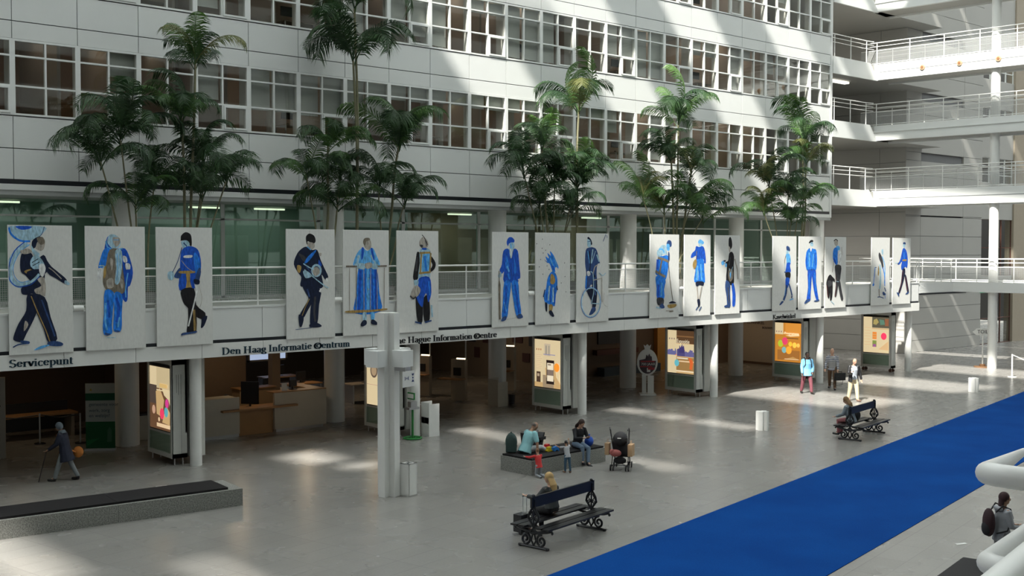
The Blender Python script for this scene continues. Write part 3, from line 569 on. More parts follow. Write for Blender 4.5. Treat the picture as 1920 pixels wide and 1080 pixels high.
banner(18.22, 19.89, 'white banner painted with an elderly man in a long blue coat behind a wooden rail', [
    (S, [(44, 10), (50, 7.5), (58, 9), (61, 13), (60, 17), (54, 19), (46, 16)]), (T, [(43, 12), (46, 8), (56, 7.5), (58, 9.5), (50, 11), (47, 15)]), (L, [(42, 17), (52, 20), (64, 17), (72, 24), (80, 33), (70, 37), (56, 37), (46, 38), (24, 34), (22, 31), (30, 22)]), (C, [(34, 24), (30, 32)], 5), (C, [(60, 24), (70, 32)], 4),
    (Bl, [(40, 17), (45, 18), (43, 26), (39, 28)]), (Bl, [(59, 18), (64, 18), (68, 28), (65, 28)]), (B2, [(33, 36), (50, 34), (72, 36), (78, 60), (81, 78), (25, 79), (28, 60)]), (Bl, [(37, 38), (33, 76)], 6), (Bl, [(70, 38), (72, 76)], 6), (L, [(53, 36), (53, 76)], 6), (Bl, [(46, 42), (44, 76)], 3), (Bl, [(62, 42), (64, 76)], 3), (C, [(54, 46), (54.5, 47)], 3), (C, [(54, 56), (54.5, 57)], 3),
    (C, [(24, 32), (46, 32), (46, 37.5), (30, 36)]), (C, [(62, 32), (76, 33), (74, 37), (62, 37)]), (S, [(47, 32), (60, 31), (62, 35), (54, 37), (48, 36)]), (T, [(6, 34.4), (30, 34.6)], 3), (T, [(74, 34.6), (95, 34.4)], 3), (T, [(28, 36), (27, 76)], 1.4), (S, [(44, 37), (44, 76)], 1.4), (S, [(59, 37), (58, 76)], 1.4), (S, [(73, 36), (73, 76)], 1.2), (T, [(13, 36), (13, 76)], 1), (T, [(89, 36), (88, 76)], 1),
    (G, [(5, 76.5), (30, 76), (60, 76.3), (92, 75.5), (93, 77), (60, 78.4), (30, 78.6), (6, 78)]), (C, [(41, 79), (49, 79), (49, 86), (42, 86)]), (L, [(59, 79), (67, 79), (66, 86), (60, 86)]), (N, [(36, 90), (42, 86), (49, 86.5), (49, 90), (40, 92)]), (N, [(60, 86), (66, 86), (74, 89.5), (73, 91), (60, 90)])])
banner(20.19, 21.82, 'white banner painted with a person seen from behind in a harness vest and blue trousers', [
    (S, [(54, 10), (62, 6), (70, 8), (76, 13), (70, 17), (60, 17), (54, 15)]), (K, [(60, 4), (66, 7), (74, 14)], 1.5), (M, [(54, 14), (62, 14), (60, 17)]), (M, [(68, 9), (71, 15)], 2), (K, [(48, 21), (55, 23), (54, 34), (50, 47), (42, 49), (38, 45), (44, 30)]), (M, [(48, 26), (46, 40)], 4), (K, [(82, 25), (93, 32), (90, 38), (80, 41), (79, 39), (85, 34), (80, 29)]),
    (C, [(54, 19), (64, 17), (76, 18), (82, 24), (80, 42), (77, 47), (54, 48), (50, 44), (54, 32)]), (Bl, [(60, 17), (70, 17), (70, 18.8), (61, 18.8)]), (L, [(62, 24), (78, 23), (75, 41), (61, 42)]), (B2, [(66, 25), (70, 40)], 5), (G, [(54, 22), (80, 21.5)], 4), (G, [(58, 23), (55, 42)], 3.5), (G, [(81, 22), (78, 42)], 3.5), (G, [(52, 42), (80, 41)], 4),
    (K, [(46, 60), (60, 64), (60, 90), (48, 89), (44, 70)]), (K, [(64, 66), (76, 66), (78, 88), (66, 91), (62, 80)]), (Bl, [(52, 47), (77, 46), (82, 58), (80, 66), (74, 71), (70, 62), (64, 66), (60, 76), (46, 67), (50, 56)]), (B2, [(76, 50), (78, 64)], 3), (C, [(40, 49), (50, 49), (50, 53), (42, 54)]), (S, [(36, 58), (46, 54), (56, 58), (50, 64), (38, 67), (31, 65)]), (M, [(31, 64), (38, 67), (44, 65)], 3), (D, [(42, 90), (58, 92)], 3), (D, [(66, 91), (82, 89.5)], 3), (C, [(82, 74), (84, 86)], 4)])
banner(24.08, 25.71, 'white banner painted with a person in a bright blue suit and beret resting a rifle', [
    (Bl, [(39, 11), (44, 6), (54, 5.5), (61, 9), (56, 12), (46, 12), (43, 15)]), (C, [(47, 12), (58, 11), (61, 15), (56, 19), (49, 18)]), (L, [(50, 12), (52, 17)], 3), (Bl, [(30, 20), (45, 18), (52, 28), (58, 18), (70, 20), (74, 34), (77, 48), (70, 50), (70, 53), (32, 53), (32, 42), (26, 44), (20, 40), (26, 34)]), (C, [(46, 18), (50, 28), (55, 18)]), (Wt, [(48, 18), (51, 26), (53, 19)]),
    (B2, [(38, 24), (46, 36), (36, 38)]), (B2, [(60, 28), (66, 40), (60, 44)]), (L, [(40, 36), (46, 42)], 4), (D, [(52, 34), (53, 50)], 1), (B2, [(42, 44), (48, 50)], 5), (C, [(16, 45), (24, 42), (24, 47), (17, 48)]), (G, [(70, 22), (66, 26)]),
    (B2, [(32, 53), (50, 53), (48, 66), (44, 78), (40, 90), (26, 90), (28, 76)]), (Bl, [(38, 56), (34, 86)], 5), (B2, [(52, 53), (70, 53), (74, 70), (79, 87), (66, 89), (58, 74)]), (Bl, [(62, 56), (68, 74), (73, 86)], 5), (L, [(32, 74), (38, 84)], 2), (D, [(27, 90), (38, 89), (36, 93), (24, 94)]), (D, [(66, 89), (78, 87), (84, 91), (72, 92)]), (T, [(18, 41), (18.5, 52)], 2), (T, [(18, 50), (22, 56), (21, 66), (18, 66), (16, 58)]), (T, [(19, 64), (20, 92)], 5), (S, [(38, 92.5), (64, 91)], .6)])
banner(26.04, 27.70, 'white banner painted with a hooded small figure in a fluttering blue dress among specks', [
    (B2, [(24, 29), (34, 33), (28, 26), (38, 28), (33, 22), (43, 25), (41, 20), (52, 25), (60, 32), (66, 38), (60, 42), (50, 43), (46, 40), (40, 34), (32, 32)]), (Bl, [(46, 34), (52, 41)], 4), (L, [(42, 28), (50, 36)], 3), (L, [(52, 26), (62, 38)], 2), (Wt, [(56, 38), (64, 39), (62, 44), (57, 43)]), (B2, [(44, 43), (54, 43), (62, 50), (62, 62), (58, 68), (55, 80), (46, 79), (28, 76), (24, 70), (30, 60), (34, 50)]), (C, [(40, 58), (36, 74)], 4), (C, [(50, 60), (50, 76)], 4), (Bl, [(44, 56), (42, 76)], 3), (Bl, [(56, 60), (54, 78)], 2.5), (Bl, [(32, 64), (30, 74)], 2),
    (G, [(44, 45), (52, 47), (56, 53), (50, 56.5), (42, 55), (42, 50)]), (D, [(60, 58), (62, 63)], 4), (D, [(26, 62), (22, 70)], 3), (N, [(27, 76), (33, 78), (32, 86), (28, 84)]), (G, [(38, 79), (48, 79), (47, 85), (39, 86)]), (N, [(38, 86), (45, 85), (53, 91), (48, 92), (40, 89)])] + [(K, [(u, v), (u + 1.5, v + .3)], 2.2) for u, v in ((18, 7), (2, 12), (39, 13), (17, 17), (27, 19), (20, 22), (13, 29), (9, 37), (37, 40), (19, 45), (82, 33), (83, 48), (72, 55), (86, 65), (31, 36))])
banner(28.02, 29.66, 'white banner painted with a man in a dark suit standing with a bicycle', [
    (C, [(33, 7), (38, 5), (46, 8), (46, 12), (40, 16), (33, 14)]), (N, [(33, 6), (36, 4), (44, 7), (48, 12), (44, 13), (42, 8)]), (D, [(33, 9.5), (42, 9)], 1.2), (D, [(28, 19), (40, 16), (52, 16), (62, 19), (70, 30), (73, 36), (64, 36), (62, 46), (64, 56), (56, 60), (44, 58), (34, 66), (28, 62), (30, 46), (26, 34)]), (L, [(34, 20), (40, 34)], 2), (C, [(50, 18), (44, 34)], 3), (C, [(58, 20), (46, 34)], 2), (C, [(62, 24), (70, 32)], 4), (N, [(40, 20), (42, 34), (40, 44)], 3), (B2, [(30, 48), (28, 62)], 4),
    (Wt, [(32, 43), (40, 43), (42, 47), (34, 48)]), (Wt, [(64, 35), (73, 34), (72, 38)]), (N, [(30, 62), (46, 62), (54, 46), (64, 58), (62, 76), (58, 84), (48, 84), (48, 78), (36, 70)]), (D, [(56, 50), (58, 70)], 5), (D, [(40, 90), (48, 84), (58, 84), (58, 88), (46, 92), (38, 92)]), ring(44, 78, 29, 3, C, 16.5), ring(44, 78, 31, 1, Bl, 17.2), (C, [(42, 43), (50, 46), (52, 60), (52, 68), (44, 80), (48, 76)], 2), (S, [(50, 46), (56, 38), (64, 36)], 2.5), (S, [(50, 53), (78, 51)], 2), (S, [(78, 50), (79, 78)], 2), (C, [(70, 44.5), (80, 48), (90, 45)], 2), (C, [(44, 79), (70, 80)], 2), (S, [(86, 68), (84, 80), (96, 84)], .8), (D, [(90, 1), (82, 9)], 1.5), (D, [(93, 2), (94, 5)], 1.5)])
banner(31.92, 33.59, 'white banner painted with a stooping sweeper holding a broom', [
    (D, [(56, 11), (62, 7), (72, 8), (74, 13), (70, 15), (60, 15)]), (L, [(56, 12), (66, 12), (66, 19), (58, 19)]), (C, [(28, 18), (40, 13), (54, 14), (56, 20), (58, 24), (44, 24), (34, 28), (25, 26), (23, 21)]), (L, [(30, 18), (42, 18), (48, 22)], 4), (B2, [(28, 28), (44, 26), (58, 25), (64, 30), (62, 40), (56, 52), (48, 54), (20, 48), (20, 42)]), (Bl, [(26, 30), (24, 42)], 8), (B2, [(40, 34), (52, 48)], 6), (T, [(26, 28), (46, 30), (64, 33)], 6), (T, [(40, 30), (32, 46)], 5), (T, [(18, 44), (36, 48), (52, 51)], 6), (D, [(62, 21), (66, 23), (66, 31), (61, 30)]),
    (B2, [(20, 50), (52, 54), (48, 66), (48, 77), (24, 76), (22, 64)]), (Bl, [(28, 60), (28, 76)], 8), (L, [(40, 58), (38, 74)], 4), (M, [(24, 76), (46, 77), (44, 85), (26, 84)]), (D, [(32, 86), (42, 83), (50, 88), (36, 89)]), (C, [(20, 87), (38, 89)], 3), (T, [(61, 32), (66, 50), (78, 80)], 2), (N, [(64, 83), (76, 80.5), (90, 83)]), (G, [(60, 85), (90, 84.5), (86, 88), (66, 89)]), (S, [(54, 92), (80, 92)], 2), (T, [(66, 93), (80, 93)], 2)])
banner(33.91, 35.51, 'white banner painted with a light blue coat wearer with brown bag', [
    (L, [(52, 8), (60, 5.5), (72, 8), (74, 10), (68, 12), (54, 11)]), (C, [(54, 11), (66, 11), (66, 16), (58, 16)]), (Bl, [(44, 14), (56, 15), (70, 14), (78, 20), (82, 34), (76, 35), (74, 30), (70, 33), (50, 35), (44, 26), (32, 28), (24, 28), (28, 23), (40, 19)]), (B2, [(44, 32), (72, 30), (76, 44), (79, 58), (70, 59), (38, 58), (42, 44)]), (L, [(50, 38), (46, 56)], 6), (L, [(62, 36), (66, 56)], 5), (B2, [(57, 34), (56, 56)], 4), (C, [(52, 44), (52, 56)], 2), (Bl, [(50, 20), (56, 30)], 6), (G, [(42, 30), (47, 33), (44, 40), (36, 42), (31, 38), (34, 33)]), (T, [(46, 20), (44, 31)], 2),
    (N, [(44, 58), (72, 58), (72, 63), (58, 62), (46, 64)]), (S, [(48, 64), (52, 80)], 4), (S, [(66, 64), (57, 80)], 4), (N, [(49, 80), (58, 80), (60, 86), (54, 90), (51, 86)]), (D, [(44, 93), (52, 89)], 3), (D, [(56, 94), (65, 89)], 3)])
banner(35.81, 37.40, 'white banner painted with a man in black coat and tall dark hat', [
    (K, [(54, 5), (60, 2), (66, 6), (68, 14), (60, 18), (54, 14)]), (S, [(54, 14), (60, 16), (60, 22), (55, 20)]), (K, [(56, 23), (68, 21), (76, 27), (75, 38), (76, 50), (75, 62), (58, 63), (44, 57), (47, 40), (40, 38), (42, 34), (52, 32)]), (M, [(60, 28), (56, 38)], 4), (L, [(24, 34), (34, 32), (38, 36), (28, 38)]), (N, [(34, 32.5), (42, 32.5)], 4), (L, [(40, 36), (46, 36), (46, 40), (40, 40)]), (T, [(54, 44), (70, 44), (72, 54), (62, 59), (54, 55)]), (L, [(58, 48), (64, 48), (62, 56)]), (C, [(56, 42), (62, 48)], 2), (C, [(70, 40), (64, 48)], 2),
    (D, [(44, 57), (60, 62), (60, 74), (62, 90), (50, 91), (46, 78), (40, 66)]), (M, [(52, 66), (56, 86)], 4), (Bl, [(66, 63), (75, 62), (82, 74), (81, 89), (70, 90), (70, 76)]), (D, [(36, 90), (50, 88), (58, 90), (44, 92)]), (S, [(78, 30), (90, 44), (92, 56)], 4)])
banner(39.66, 41.35, 'white banner painted with a slim woman in a blue top, black shorts and tights walking', [
    (D, [(56, 15), (60, 13), (70, 15), (72, 20), (60, 20)]), (C, [(56, 20), (68, 20), (66, 25), (58, 25)]), (L, [(54, 25), (70, 24), (76, 34), (72, 38), (74, 46), (56, 46), (58, 34)]), (Bl, [(60, 36), (75, 36), (72, 40), (76, 48), (54, 49), (56, 42)]), (T, [(55, 26), (50, 32), (50, 38)], 2.5), (C, [(50, 36), (50, 47)], 1.5), (D, [(48, 48), (56, 49)], 3), (K, [(53, 49), (74, 49), (72, 57), (56, 56)]), (Bl, [(55, 56), (71, 57), (68, 64), (62, 70), (54, 66)]), (D, [(58, 66), (56, 76), (46, 86)], 8), (L, [(54, 70), (50, 80)], 1.5), (D, [(68, 64), (76, 72), (82, 80)], 5), (D, [(78, 82), (84, 80), (82, 84)]), (L, [(72, 86), (88, 84.5)], 2.5), (D, [(28, 92), (38, 87), (46, 88), (34, 92)])])
banner(41.55, 43.25, 'white banner painted with a man in a blue jacket, blue trousers and dark flat cap', [
    (K, [(42, 9), (50, 5), (60, 5), (62, 7), (50, 9)]), (C, [(48, 9), (60, 8), (62, 13), (52, 13)]), (D, [(52, 9.5), (60, 9)], 1.5), (B2, [(34, 20), (46, 16), (64, 17), (76, 19), (80, 34), (76, 46), (66, 45), (44, 46), (34, 46), (28, 36), (30, 26)]), (Wt, [(48, 16), (56, 16), (52, 21)]), (L, [(44, 22), (46, 42)], 6), (L, [(64, 24), (58, 42)], 4), (Bl, [(70, 22), (72, 40)], 4), (Bl, [(32, 28), (32, 42)], 3), (D, [(40, 46), (66, 45.5)], 2.5),
    (Bl, [(38, 47), (56, 47), (55, 62), (52, 78), (50, 88), (34, 88), (40, 70)]), (Bl, [(56, 47), (74, 47), (76, 62), (84, 80), (88, 88), (78, 88), (66, 74)]), (B2, [(46, 50), (44, 80)], 4), (B2, [(68, 50), (76, 76)], 4), (D, [(32, 87), (50, 86), (36, 91), (24, 92)]), (D, [(66, 89), (88, 87), (90, 89), (76, 90)])])
banner(43.54, 45.20, 'white banner painted with a person in a blue scarf walking a dark dog', [
    (S, [(42, 6), (50, 4), (60, 7), (58, 12), (46, 12)]), (K, [(40, 6), (50, 3.5), (60, 6)], 2.5), (L, [(52, 13), (66, 13), (70, 17), (62, 20), (54, 17)]), (B2, [(40, 17), (54, 15), (60, 22), (60, 36), (54, 40), (40, 34), (36, 26)]), (Wt, [(60, 20), (76, 22), (76, 38), (62, 40)]), (Bl, [(40, 30), (52, 38)], 6), (S, [(78, 14), (80, 26)], 2), (T, [(40, 34), (34, 50)], 2),
    (M, [(48, 40), (76, 41), (74, 54), (70, 62), (54, 62), (48, 50)]), (M, [(54, 62), (66, 63), (60, 74), (54, 84), (46, 84), (50, 72)]), (M, [(62, 62), (72, 63), (80, 76), (88, 88), (78, 90), (66, 74)]), (RD, [(50, 52), (52, 74), (48, 84)], 1.5), (C, [(54, 63), (66, 63.5)], 1.5), (K, [(14, 56), (24, 53), (34, 56), (46, 60), (44, 64), (36, 62), (36, 76), (32, 88), (24, 89), (24, 78), (20, 86), (12, 84), (8, 72), (6, 64)]), (M, [(12, 62), (30, 62), (32, 68), (14, 70)]), (RD, [(8, 68), (14, 84)], 2), (C, [(28, 90), (44, 95)], 2)])
banner(47.34, 48.93, 'white banner painted with a faint bent-over figure leaning on a stick', [
    (M, [(42, 22), (52, 26), (62, 34), (66, 44), (60, 46), (52, 38), (42, 32), (38, 26)]), (C, [(54, 18), (64, 18), (62, 26), (56, 24)]), (L, [(58, 28), (72, 40), (74, 56), (72, 68)], 4), (B2, [(62, 44), (72, 56), (74, 72)], 4), (C, [(46, 40), (50, 62), (46, 76)], 8), (G, [(38, 42), (42, 46), (40, 56), (34, 54)]), (D, [(18, 44), (28, 44)], 1.5), (B2, [(20, 44), (12, 68)], 3), (B2, [(8, 68), (16, 68), (14, 71), (7, 71)]), (T, [(42, 76), (44, 88)], 4), (D, [(34, 88), (50, 88), (68, 90)], 2.5), (D, [(72, 74), (80, 80)], 4), (D, [(64, 80), (80, 84), (70, 86), (62, 84)]), (B2, [(78, 84), (76, 91)], 2)])
banner(49.22, 50.84, 'white banner painted with a marching cadet in a blue tunic with yellow belt', [
    (D, [(56, 8), (60, 6.5), (70, 7), (70, 10), (58, 10)]), (C, [(56, 10), (68, 10), (66, 15), (58, 14)]), (Bl, [(56, 16), (70, 17), (80, 24), (84, 36), (80, 46), (70, 44), (52, 49), (46, 44), (50, 36), (38, 40), (30, 40), (42, 32), (48, 24)]), (B2, [(62, 22), (64, 32)], 6), (G, [(54, 33), (76, 32.5), (75, 35), (55, 35)]), (D, [(34, 37), (26, 39), (30, 41)]), (C, [(12, 38), (28, 38)], 1.5), (Wt, [(66, 46), (76, 47), (72, 52)]),
    (N, [(54, 48), (70, 48), (64, 62), (52, 74), (40, 84), (32, 82), (46, 68)]), (RD, [(58, 50), (50, 66), (38, 82)], 2), (N, [(66, 56), (76, 58), (86, 72), (92, 82), (82, 83), (72, 68)]), (RD, [(72, 60), (84, 80)], 2.5), (D, [(22, 82), (36, 84), (36, 89), (28, 86)]), (D, [(92, 82), (88, 85), (72, 86), (80, 83)])])
# uplight tubes on the parapet between the banners
up = MB().tube([(-.13, 0, 0), (.13, 0, 0)], .085, 18).build('spotlight', PAINT, smooth=True)
for i, (x, y_) in enumerate(((10.31, 0), (18.07, 0), (25.88, 0), (33.75, 0), (41.45, 0), (49.08, 0))):
    o = up if i == 0 else up.copy()
    if i: COL.objects.link(o)
    o.location = (x, PY - .0, 4.53); tag(o, 'white tube lamp %s' % ('between banners of the sousaphone player and headscarf woman', 'between banners of the brass horn bandsman and long blue coat', 'between banners of the rifle bearer and small hooded figure', 'between banners of the street sweeper and light blue coat', 'between banners of the black shorts walker and flat cap man', 'between banners of the bent figure and marching cadet')[i], 'lamp', 'tube lamps on the balcony parapet')

# ================================================================ LETTERING ON THE BALCONY EDGE (a serif face drawn with a broad pen)
def glyph(ch):
    """strokes in units of the cap height: ('s', points) pen stroke, ('f', x, y, w) serif; returns list, advance"""
    A = arc; s = lambda p: ('s', p); f = lambda x, y, w_=.3: ('f', x, y, w_)
    st = lambda x, y0, y1: ('s', [(x, y0), (x, y1)])
    g = {
     'S': ([s(A(.3, .75, .22, .22, 40, 270, 14) + A(.3, .26, .24, .24, 90, -140, 14)), st(.5, .8, .92), st(.07, .06, .2)], .66),
     'D': ([st(.18, 0, 1), f(.16, 0), f(.16, 1), s([(.2, .98), (.4, .98)] + A(.4, .5, .36, .48, 90, -90, 16) + [(.2, .02)])], .92),
     'H': ([st(.18, 0, 1), st(.72, 0, 1), f(.18, 0, .36), f(.18, 1, .36), f(.72, 0, .36), f(.72, 1, .36), s([(.18, .5), (.72, .5)])], .96),
     'I': ([st(.18, 0, 1), f(.18, 0, .36), f(.18, 1, .36)], .42),
     'T': ([st(.38, 0, 1), f(.38, 0, .36), s([(.04, .97), (.72, .97)]), s([(.05, .97), (.05, .8)]), s([(.71, .97), (.71, .8)])], .8),
     'K': ([st(.18, 0, 1), f(.18, 0, .36), f(.18, 1, .36), s([(.68, .98), (.24, .46)]), s([(.3, .52), (.5, .3), (.74, .02)]), s([(.34, .5), (.56, .26), (.78, .02)]), f(.66, 1, .28), f(.74, 0, .28)], .88),
     'e': ([s([(.1, .4), (.46, .4)] + A(.28, .36, .2, .3, 10, 325, 20))], .58), 'r': ([st(.14, 0, .64), f(.15, 0), f(.08, .64, .16), s([(.14, .46), (.24, .6), (.36, .64)]), ('s', [(.36, .56), (.36, .66)])], .46),
     'v': ([s([(.06, .64), (.27, .02)]), s([(.1, .64), (.3, .02)]), s([(.29, .02), (.5, .64)]), f(.08, .65, .24), f(.48, .65, .2)], .58), 'i': ([st(.14, 0, .64), f(.14, 0), f(.08, .64, .16), s([(.14, .82), (.14, .95)])], .33),
     'c': ([s(A(.28, .32, .2, .32, 50, 320, 20)), s([(.42, .5), (.42, .6)])], .53), 'p': ([st(.14, -.3, .64), f(.14, -.3), f(.07, .64, .16), s([(.14, .56)] + A(.3, .32, .22, .32, 120, -120, 18) + [(.14, .08)])], .62),
     'u': ([st(.14, .1, .64), s([(.14, .16)] + A(.3, .16, .16, .14, 180, 300, 8) + [(.46, .14)]), st(.46, 0, .64), f(.08, .64, .18), f(.4, .64, .18), f(.52, 0, .16)], .64),
     'n': ([st(.14, 0, .64), st(.47, 0, .48), s([(.14, .5)] + A(.32, .48, .15, .15, 120, 0, 8)), f(.14, 0), f(.47, 0), f(.07, .64, .16)], .64),
     't': ([st(.16, .1, .86), s([(.16, .14)] + A(.26, .12, .1, .12, 180, 320, 6)), s([(.02, .64), (.36, .64)])], .4),
     'a': ([s([(.1, .5)] + A(.24, .5, .14, .13, 160, 0, 10)), st(.39, .08, .5), s([(.39, .36), (.2, .3)] + A(.22, .16, .14, .14, 110, 300, 10) + [(.39, .12)]), f(.46, 0, .16)], .54),
     'g': ([s(A(.26, .42, .18, .21, 0, 360, 20)), s([(.36, .6), (.52, .64)]), s([(.16, .24), (.12, .14), (.2, .06), (.4, .04)] + A(.28, -.14, .22, .16, 60, -240, 18))], .56),
     'f': ([st(.16, 0, .84), f(.18, 0), s(A(.3, .84, .14, .15, 180, 30, 8)), s([(.02, .64), (.34, .64)])], .38), 'o': ([s(A(.28, .32, .22, .32, 0, 360, 26))], .57),
     'm': ([st(.14, 0, .64), st(.44, 0, .48), st(.74, 0, .48), s([(.14, .5)] + A(.3, .48, .14, .15, 120, 0, 8)), s([(.44, .5)] + A(.6, .48, .14, .15, 120, 0, 8)), f(.14, 0), f(.44, 0, .26), f(.74, 0), f(.07, .64, .16)], .9),
     'h': ([st(.14, 0, 1), st(.47, 0, .48), s([(.14, .5)] + A(.32, .48, .15, .15, 120, 0, 8)), f(.14, 0), f(.47, 0), f(.07, 1, .16)], .64), 'l': ([st(.14, 0, 1), f(.14, 0), f(.07, 1, .16)], .3),
     'w': ([s([(.05, .64), (.23, .02)]), s([(.08, .64), (.26, .02)]), s([(.24, .02), (.42, .6)]), s([(.4, .64), (.56, .02)]), s([(.43, .64), (.59, .02)]), s([(.57, .02), (.76, .64)]), f(.07, .65, .24), f(.74, .65, .2)], .84),
     'k': ([st(.14, 0, 1), f(.14, 0), f(.07, 1, .16), s([(.46, .62), (.18, .3)]), s([(.24, .36), (.48, .02)]), s([(.28, .36), (.52, .02)]), f(.46, .64, .2), f(.5, 0, .22)], .6),
     '©': ([s(A(.42, .42, .42, .46, 0, 360, 34)), s(A(.42, .42, .38, .42, 0, 360, 34)), s(A(.46, .42, .17, .24, 50, 310, 20))], .9), ' ': ([], .3)}
    return g[ch]
def serif_text(body, x0, x1, zb, cap, name, m_, label=None, yface=-.047):
    tot = sum(glyph(c)[1] for c in body); kx = (x1 - x0) / tot; b = MB(); cx = x0; pen, thin = .19, .06; yy = PY + yface
    def stroke(pts):
        q = [(cx + u * kx, zb + v * cap) for u, v in pts]; vs = []
        for i, (u, v) in enumerate(q):
            a, c = pts[max(i - 1, 0)], pts[min(i + 1, len(q) - 1)]; dx, dz = c[0] - a[0], c[1] - a[1]; l_ = math.hypot(dx, dz) or 1; dx /= l_; dz /= l_
            hw = (thin + (pen - thin) * abs(dz) ** 1.3) / 2
            vs += [(u - dz * hw * kx, v + dx * hw * cap), (u + dz * hw * kx, v - dx * hw * cap)]
        n_ = len(vs); b.add([(u, yy, v) for u, v in vs] + [(u, yy - .012, v) for u, v in vs], [f_ for i in range(len(q) - 1) for f_ in ((2 * i, 2 * i + 1, 2 * i + 3, 2 * i + 2), (n_ + 2 * i, n_ + 2 * i + 1, n_ + 2 * i + 3, n_ + 2 * i + 2), (2 * i, 2 * i + 2, n_ + 2 * i + 2, n_ + 2 * i), (2 * i + 1, 2 * i + 3, n_ + 2 * i + 3, n_ + 2 * i + 1))])
    for ch in body:
        gl, adv = glyph(ch)
        for q in gl:
            if q[0] == 's': stroke(q[1])
            else: b.box(cx + (q[1] - q[3] / 2) * kx, cx + (q[1] + q[3] / 2) * kx, yy - .012, yy, zb + (q[2] - .03) * cap, zb + (q[2] + .03) * cap)
        cx += adv * kx
    o = b.build(name, m_); tag(o, label, 'sign'); return o
TEALK = mat('teal_black_letters', (.006, .03, .05), .35); BLK = mat('black_letters', (.006, .006, .008), .35)
serif_text('Servicepunt', 8.6, 10.16, 3.12, .19, 'lettering', TEALK, 'dark serif letters reading Servicepunt on the white balcony edge')
serif_text('Den Haag Informatie ©entrum', 14.27, 18.48, 3.10, .19, 'lettering', TEALK, 'dark serif letters reading Den Haag Informatie ©entrum on the white balcony edge')
serif_text('The Hague Information ©entre', 20.0, 24.33, 3.09, .19, 'lettering', BLK, 'black serif letters reading The Hague Information ©entre on the white balcony edge')
serif_text('Kavelwinkel', 39.75, 41.4, 3.08, .19, 'lettering', BLK, 'black serif letters reading Kavelwinkel on the white balcony edge')

